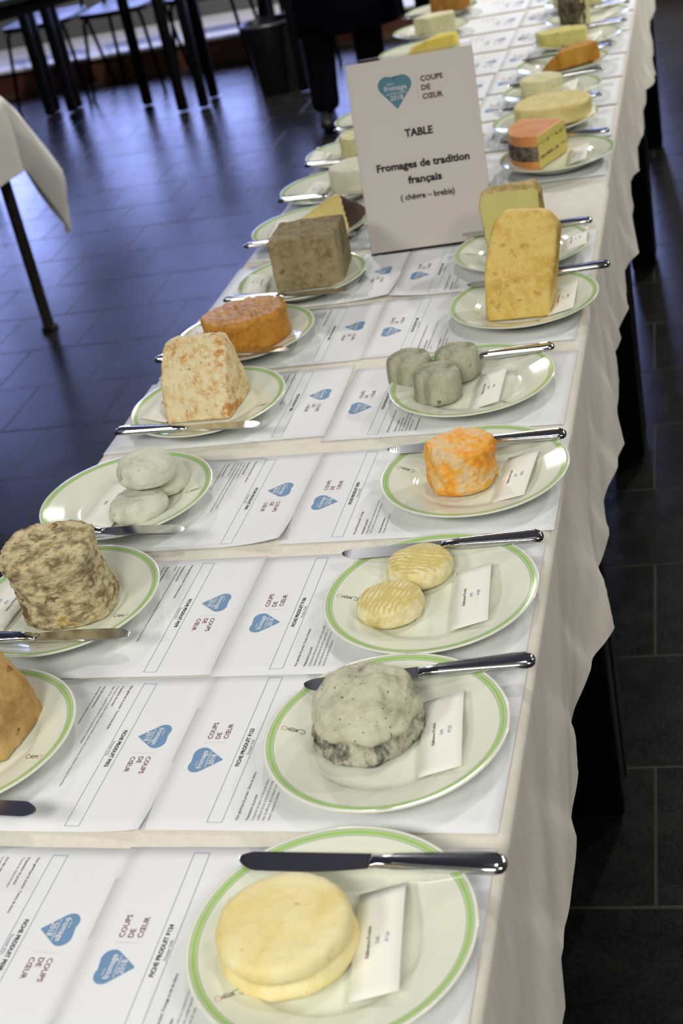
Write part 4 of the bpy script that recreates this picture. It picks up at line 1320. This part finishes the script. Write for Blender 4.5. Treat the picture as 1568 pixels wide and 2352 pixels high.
table(LX - 1.2, LX, LY - .72, LY + .085, 'side table at the left edge under a white cloth, one thin steel leg showing', inset=.045, leg=steel_leg())
def drape(cx0, cx1, cy0, cy1, L, name, label, mat, seed=0.0, flare=.30, cdrop=.97):
    """square cloth over a box table, corner folds hanging free"""
    n = 96
    X0, X1, Y0, Y1 = cx0 - L, cx1 + L, cy0 - L, cy1 + L
    nx, ny = int((X1 - X0) / .018), int((Y1 - Y0) / .018)
    vs, fs = [], []
    for j in range(ny + 1):
        for i in range(nx + 1):
            x, y = X0 + (X1 - X0) * i / nx, Y0 + (Y1 - Y0) * j / ny
            px, py = min(max(x, cx0), cx1), min(max(y, cy0), cy1)
            ox, oy = x - px, y - py
            r = math.hypot(ox, oy)
            if r < 1e-6: vs.append((x, y, T + .001)); continue
            ang = atan2(oy, ox)
            corner = abs(ox) > 1e-6 and abs(oy) > 1e-6
            k = abs(sin(2 * ang)) if corner else 0.0
            per = (py if abs(ox) > abs(oy) else px)
            fold = .010 * sin(per * 19 + seed) + .006 * sin(per * 37 + seed * 2)
            m = max(abs(ox), abs(oy)); q = min(1, 2.6 * min(abs(ox), abs(oy)) / m); q = q * q * (3 - 2 * q)
            if corner: fold += .020 * sin(6 * ang + seed) * q
            out = max(.008, .012 + flare * q * (min(m, .15) - .45 * max(0, m - .15)) + fold * min(1, m / .12))
            e = min(1, m / .02)
            vs.append((px + ox / r * out * e, py + oy / r * out * e, T + .001 - max(0, m - .006) * (.97 + (cdrop - .97) * q)))
    for j in range(ny):
        for i in range(nx):
            a = j * (nx + 1) + i; fs.append((a, a + 1, a + nx + 2, a + nx + 1))
    o = link(name, mesh(name, vs, fs), mat, None, None, None, True)
    return tag(o, label, 'tablecloth')


WCLOTH = plain('white_cloth', lin(222, 220, 214), .85, spec=.15)
drape(LX - 1.2, LX, LY - .72, LY + .085, .24, 'tablecloth', 'white tablecloth hanging in a pointed corner at the left edge', WCLOTH, 1.0, .75, 1.95)

# far right table with a cloth corner showing
table(.44, 1.6, 4.75, 5.35, 'far table on the right, only its cloth corner showing', inset=.05)
drape(.44, 1.6, 4.75, 5.35, .25, 'tablecloth', 'white tablecloth corner at the top right edge, beyond the cheese table', WCLOTH, 2.0, .25)

# ------------------------------------------------------------------ background tables
LEGTHIN = LEGME.copy()
LEGTHIN.name = 'leg'
for v in LEGTHIN.vertices: v.co.x *= .68; v.co.y *= .68


def table_at(c1, c2, depth_dir, ln, label):
    """table whose visible end has legs at c1 and c2; extends by ln along depth_dir"""
    a, b = Vector((c1[0], c1[1], 0)), Vector((c2[0], c2[1], 0))
    w = (b - a).length
    ex = (b - a).normalized(); ey = Vector((-ex.y, ex.x, 0))
    if ey.dot(Vector((depth_dir[0], depth_dir[1], 0))) < 0: ey = -ey
    cen = (a + b) / 2 + ey * ln / 2
    rz = atan2(ex.y, ex.x)
    e = empty('folding_table', cen, (0, 0, rz))
    tag(e, label, 'table', 'black tables by the window')
    hx, hy = w / 2 + .028, ln / 2 + .028
    MB().box(-hx, hx, -hy, hy, T - .03, T).build('tabletop', BLACKT, e, bevel=.004)
    MB().box(-hx + .04, hx - .04, -hy + .03, hy - .03, T - .09, T - .03).build('apron', BLACKM, e)
    for sx in (-1, 1):
        for sy in (-1, 1): link('leg', LEGTHIN, None, e, (sx * w / 2, sy * ln / 2, 0))
    return e


table_at((-4.20, 6.64), (-3.016, 6.64), (0, 1), .08, 'black table farthest left by the window, one leg in view')
table_at((-2.890, 6.655), (-1.70, 6.645), (0, 1), .08, 'black table by the window in front of the chairs')
table_at((-2.40, 6.53), (-2.115, 6.268), (-1, -.8), 1.1, 'black table set askew, nearest of the black tables')
table_at((-2.005, 6.285), (-1.475, 6.306), (0, 1), .20, 'black narrow table beside the waste bin')


# ------------------------------------------------------------------ chairs
def chair_root():
    e = empty('stacking_chair', (0, 0, 0))
    # origin on the floor under the seat centre, front towards -y
    vs, fs = [], []
    n = 12
    for i in range(n + 1):
        for j in range(n + 1):
            x, y = -.20 + .40 * i / n, -.20 + .40 * j / n
            rr = (abs(x / .205) ** 5 + abs(y / .205) ** 5)
            k = 1.0 if rr < 1 else rr ** (-.2)
            vs.append((x * k, y * k, .455 - .012 * cos(x * 7) * cos(y * 6) + .01 * (y > .12) * (y - .12) / .08))
    for i in range(n):
        for j in range(n):
            a = i * (n + 1) + j; fs.append((a, a + n + 1, a + n + 2, a + 1))
    s = link('seat', mesh('seat', vs, fs), plain('black_seat', (.008, .008, .010, 1), .55, spec=.3), e, smooth=True)
    sol = s.modifiers.new('thickness', 'SOLIDIFY'); sol.thickness = .024; sol.offset = -1
    for sx in (-1, 1):
        MB().tube([(sx * .15, -.15, .44), (sx * .17, -.17, .40), (sx * .215, -.20, .0)], .0105, 8).build('leg', BLACKM, e, smooth=True)
        MB().tube([(sx * .15, .15, .44), (sx * .17, .18, .40), (sx * .21, .25, .0)], .0105, 8).build('leg', BLACKM, e, smooth=True)
        MB().tube([(sx * .17, .15, .44), (sx * .175, .21, .55), (sx * .17, .25, .82)], .0105, 8).build('back_post', BLACKM, e, smooth=True)
    vs, fs = [], []
    for i in range(9):
        for j in range(6):
            x = -.19 + .38 * i / 8
            vs.append((x, .245 - .02 * cos(x * 7) + .06 * (j / 5) * .4, .62 + .22 * j / 5 - .02 * (abs(x) / .19) ** 3 * (1 if j == 5 else 0)))
    for i in range(8):
        for j in range(5):
            a = i * 6 + j; fs.append((a, a + 6, a + 7, a + 1))
    s = link('backrest', mesh('backrest', vs, fs), BLACKT, e, smooth=True)
    sol = s.modifiers.new('thickness', 'SOLIDIFY'); sol.thickness = .014
    return e


ch0 = chair_root()
CH = [(-3.08, 7.03, .04, 'black chair farthest left by the window step'), (-2.62, 7.05, -.03, 'black chair with a lit seat edge, between the table legs'),
      (-2.12, 7.05, .05, 'black chair behind the pair of thick table legs'), (-1.62, 7.07, -.04, 'black chair behind the waste bin')]
for k, (x, y, rz, lab) in enumerate(CH):
    o = ch0 if k == 0 else dup(ch0, 'stacking_chair', (0, 0, 0))
    o.location = (x, y, 0); o.rotation_euler = (0, 0, rz)
    tag(o, lab, 'chair', 'black chairs by the window')

# ------------------------------------------------------------------ waste bin
e = empty('waste_bin', (-1.63, 6.42, 0))
tag(e, 'round black waste bin by the window step', 'bin')
BINM = plain('black_plastic', (.012, .011, .016, 1), .45)
MB().lathe([(0, .0), (.098, .0), (.103, .006), (.128, .315), (.132, .335), (.126, .335), (.122, .315), (.098, .012), (0, .012)], 40).build('bin_body', BINM, e, smooth=True)
MB().lathe([(.130, .322), (.139, .328), (.141, .338), (.137, .346), (.128, .345), (.126, .336)], 40).build('rim', plain('bin_rim', (.03, .028, .04, 1), .35), e, smooth=True)


# ------------------------------------------------------------------ people
def skin_mesh(name, verts, edges, radii, root=0, sub=2):
    me = bpy.data.meshes.new(name); me.from_pydata(verts, edges, [])
    o = bpy.data.objects.new(name, me); COL.objects.link(o)
    m = o.modifiers.new('s', 'SKIN'); m.use_smooth_shade = True
    for i, v in enumerate(me.skin_vertices[0].data):
        r = radii[i]; v.radius = r if isinstance(r, tuple) else (r, r); v.use_root = (i == root)
    sb = o.modifiers.new('u', 'SUBSURF'); sb.levels = sub; sb.render_levels = sub
    bpy.context.view_layer.update()
    out = bpy.data.meshes.new_from_object(o.evaluated_get(bpy.context.evaluated_depsgraph_get()))
    bpy.data.objects.remove(o); bpy.data.meshes.remove(me)
    out.name = name
    return out


def person(loc, rz, label, feet, skirt):
    e = empty('person', loc, (0, 0, rz))
    tag(e, label, 'person')
    (lx, ly), (rx, ry) = feet                            # ankle positions, local
    V, E_, R = [], [], []

    def add(p, r, par=None):
        V.append(p); R.append(r)
        if par is not None: E_.append((par, len(V) - 1))
        return len(V) - 1
    pel = add((0, 0, .96), (.135, .10))
    sp = add((0, .0, 1.16), (.125, .095), pel); chs = add((0, .0, 1.36), (.16, .105), sp)
    nk = add((0, .01, 1.49), .062, chs); hd0 = add((0, -.01, 1.565), (.078, .088), nk); hd1 = add((0, -.01, 1.66), (.098, .118), hd0); hd2 = add((0, .0, 1.745), (.085, .10), hd1)
    arms = []
    for s in (-1, 1):
        sh = add((s * .19, 0, 1.42), .055, chs); el = add((s * .235, .03, 1.14), .042, sh); wr = add((s * .22, -.09, .93), .027, el)
        pm = add((s * .215, -.115, .865), (.036, .018), wr)
        for q, (dx, ln) in enumerate(((-.026, .062), (-.009, .072), (.009, .068), (.025, .054))):
            a = add((s * .215 + dx, -.13, .825), .0085, pm); b = add((s * .215 + dx, -.14 + .004, .825 - ln * .55), .0080, a); add((s * .215 + dx, -.125, .825 - ln), .0070, b)
        t1 = add((s * (.215 - .030), -.135, .862), .0095, pm); add((s * (.215 - .042), -.15, .825), .0085, t1)
        arms.append((sh, el, wr))
    legs = []
    for s, (fx, fy) in ((-1, (lx, ly)), (1, (rx, ry))):
        hp = add((s * .09, 0, .90), .085, pel); kn = add((s * .09 * .4 + fx * .6, fy * .5 - .02, .50), .055, hp); an = add((fx, fy, .09), .034, kn); add((fx, fy - .06, .045), .022, an)
        legs.append((hp, kn, an))
    link('body', skin_mesh('body', V, E_, R, pel, 2), SKIN, e, smooth=True)
    # trousers
    tv, te, tr = [(0, 0, .98)], [], [(.16, .12)]
    for hp, kn, an in legs:
        b = len(tv)
        tv += [(V[hp][0], V[hp][1], .86), V[kn], (V[an][0], V[an][1], .12), (V[an][0], V[an][1] - .01, .055)]
        tr += [.105, .078, .068, .070]
        te += [(0, b), (b, b + 1), (b + 1, b + 2), (b + 2, b + 3)]
    link('trousers', skin_mesh('trousers', tv, te, tr, 0, 2), BLACKC, e, smooth=True)
    jv = [(0, 0, .84), (0, 0, 1.16), (0, 0, 1.37), (0, .01, 1.465), (0, .01, 1.515)]; je = [(0, 1), (1, 2), (2, 3), (3, 4)]; jr = [(.185, .15), (.175, .135), (.20, .145), (.135, .10), .078]
    for sh, el, wr in arms:
        b = len(jv); jv += [V[sh], V[el], (V[wr][0], V[wr][1], V[wr][2] + .01)]; jr += [.075, .058, .045]; je += [(2, b), (b, b + 1), (b + 1, b + 2)]
    link('jacket', skin_mesh('jacket', jv, je, jr, 0, 2), NAVYC, e, smooth=True)
    # long apron / coat skirt
    n = 40; pr = [(.188, .158, 1.02), (.205, .168, .85), (.22, .175, .65), (.235, .18, skirt)]
    vs, fs = [], []
    for i, (a, b, z) in enumerate(pr):
        for k in range(n):
            t = 2 * pi * k / n; f = 1 + .05 * sin(6 * t) * i / 3
            vs.append((a * f * cos(t), b * f * sin(t), z))
    for i in range(len(pr) - 1):
        for k in range(n): fs.append((i * n + k, i * n + (k + 1) % n, (i + 1) * n + (k + 1) % n, (i + 1) * n + k))
    o = link('apron', mesh('apron', vs, fs), NAVYC, e, smooth=True)
    sol = o.modifiers.new('t', 'SOLIDIFY'); sol.thickness = .004
    for fx, fy in feet:
        vs, es, rs = [(fx, fy + .05, .045), (fx, fy - .03, .050), (fx, fy - .12, .036), (fx, fy - .19, .030)], [(0, 1), (1, 2), (2, 3)], [(.040, .042), (.044, .046), (.047, .034), (.036, .026)]
        m = skin_mesh('shoe', vs, es, rs, 0, 2)
        for v in m.vertices: v.co.z = max(v.co.z, .001)
        link('shoe', m, SHOEM, e, smooth=True)
    # head details
    b = MB(); b.lathe([(0, .118), (.05, .108), (.082, .075), (.096, .02), (.092, -.04), (.080, -.09)], 28)
    hv = []
    for x, y, z in b.v:
        front = max(0.0, min(1.0, (-y - .01) / .05))
        hv.append((x, y * 1.14 + .004, 1.665 + (z if z > .06 else z + (.065 - z) * front)))
    ho = link('hair', mesh('hair', hv, b.f), HAIRM, e, smooth=True); sol = ho.modifiers.new('t', 'SOLIDIFY'); sol.thickness = .012
    nb = MB(); nb.tube([(0, -.100, 1.675), (0, -.124, 1.640), (0, -.108, 1.630)], [.008, .013, .010], 8); nb.build('nose', SKIN, e, smooth=True)
    for s in (-1, 1):
        nb = MB(); nb.lathe([(0, .011), (.008, .008), (.011, 0), (.008, -.008), (0, -.011)], 12)
        nb.build('eye', plain('eye_white', (.7, .7, .7, 1), .2), e, (s * .034, -.096, 1.668), smooth=True)
        nb = MB(); nb.tube([(s * .088, .005, 1.625), (s * .098, .015, 1.655), (s * .096, .018, 1.685)], [.008, .013, .008], 8); nb.build('ear', SKIN, e, smooth=True)
    nb = MB(); nb.tube([(-.024, -.100, 1.597), (0, -.108, 1.595), (.024, -.100, 1.597)], [.003, .006, .003], 8); nb.build('mouth', plain('lips', lin(160, 90, 85), .4), e, smooth=True)
    return e


person((-1.02, 5.62, 0), .25, 'person in dark trousers and long dark apron standing beside the sign', ((-.17, -.02), (.06, .12)), .40)
person((-.47, 5.55, 0), -.2, 'person in dark clothes standing behind the far left plates', ((-.09, .0), (.10, .05)), .42)
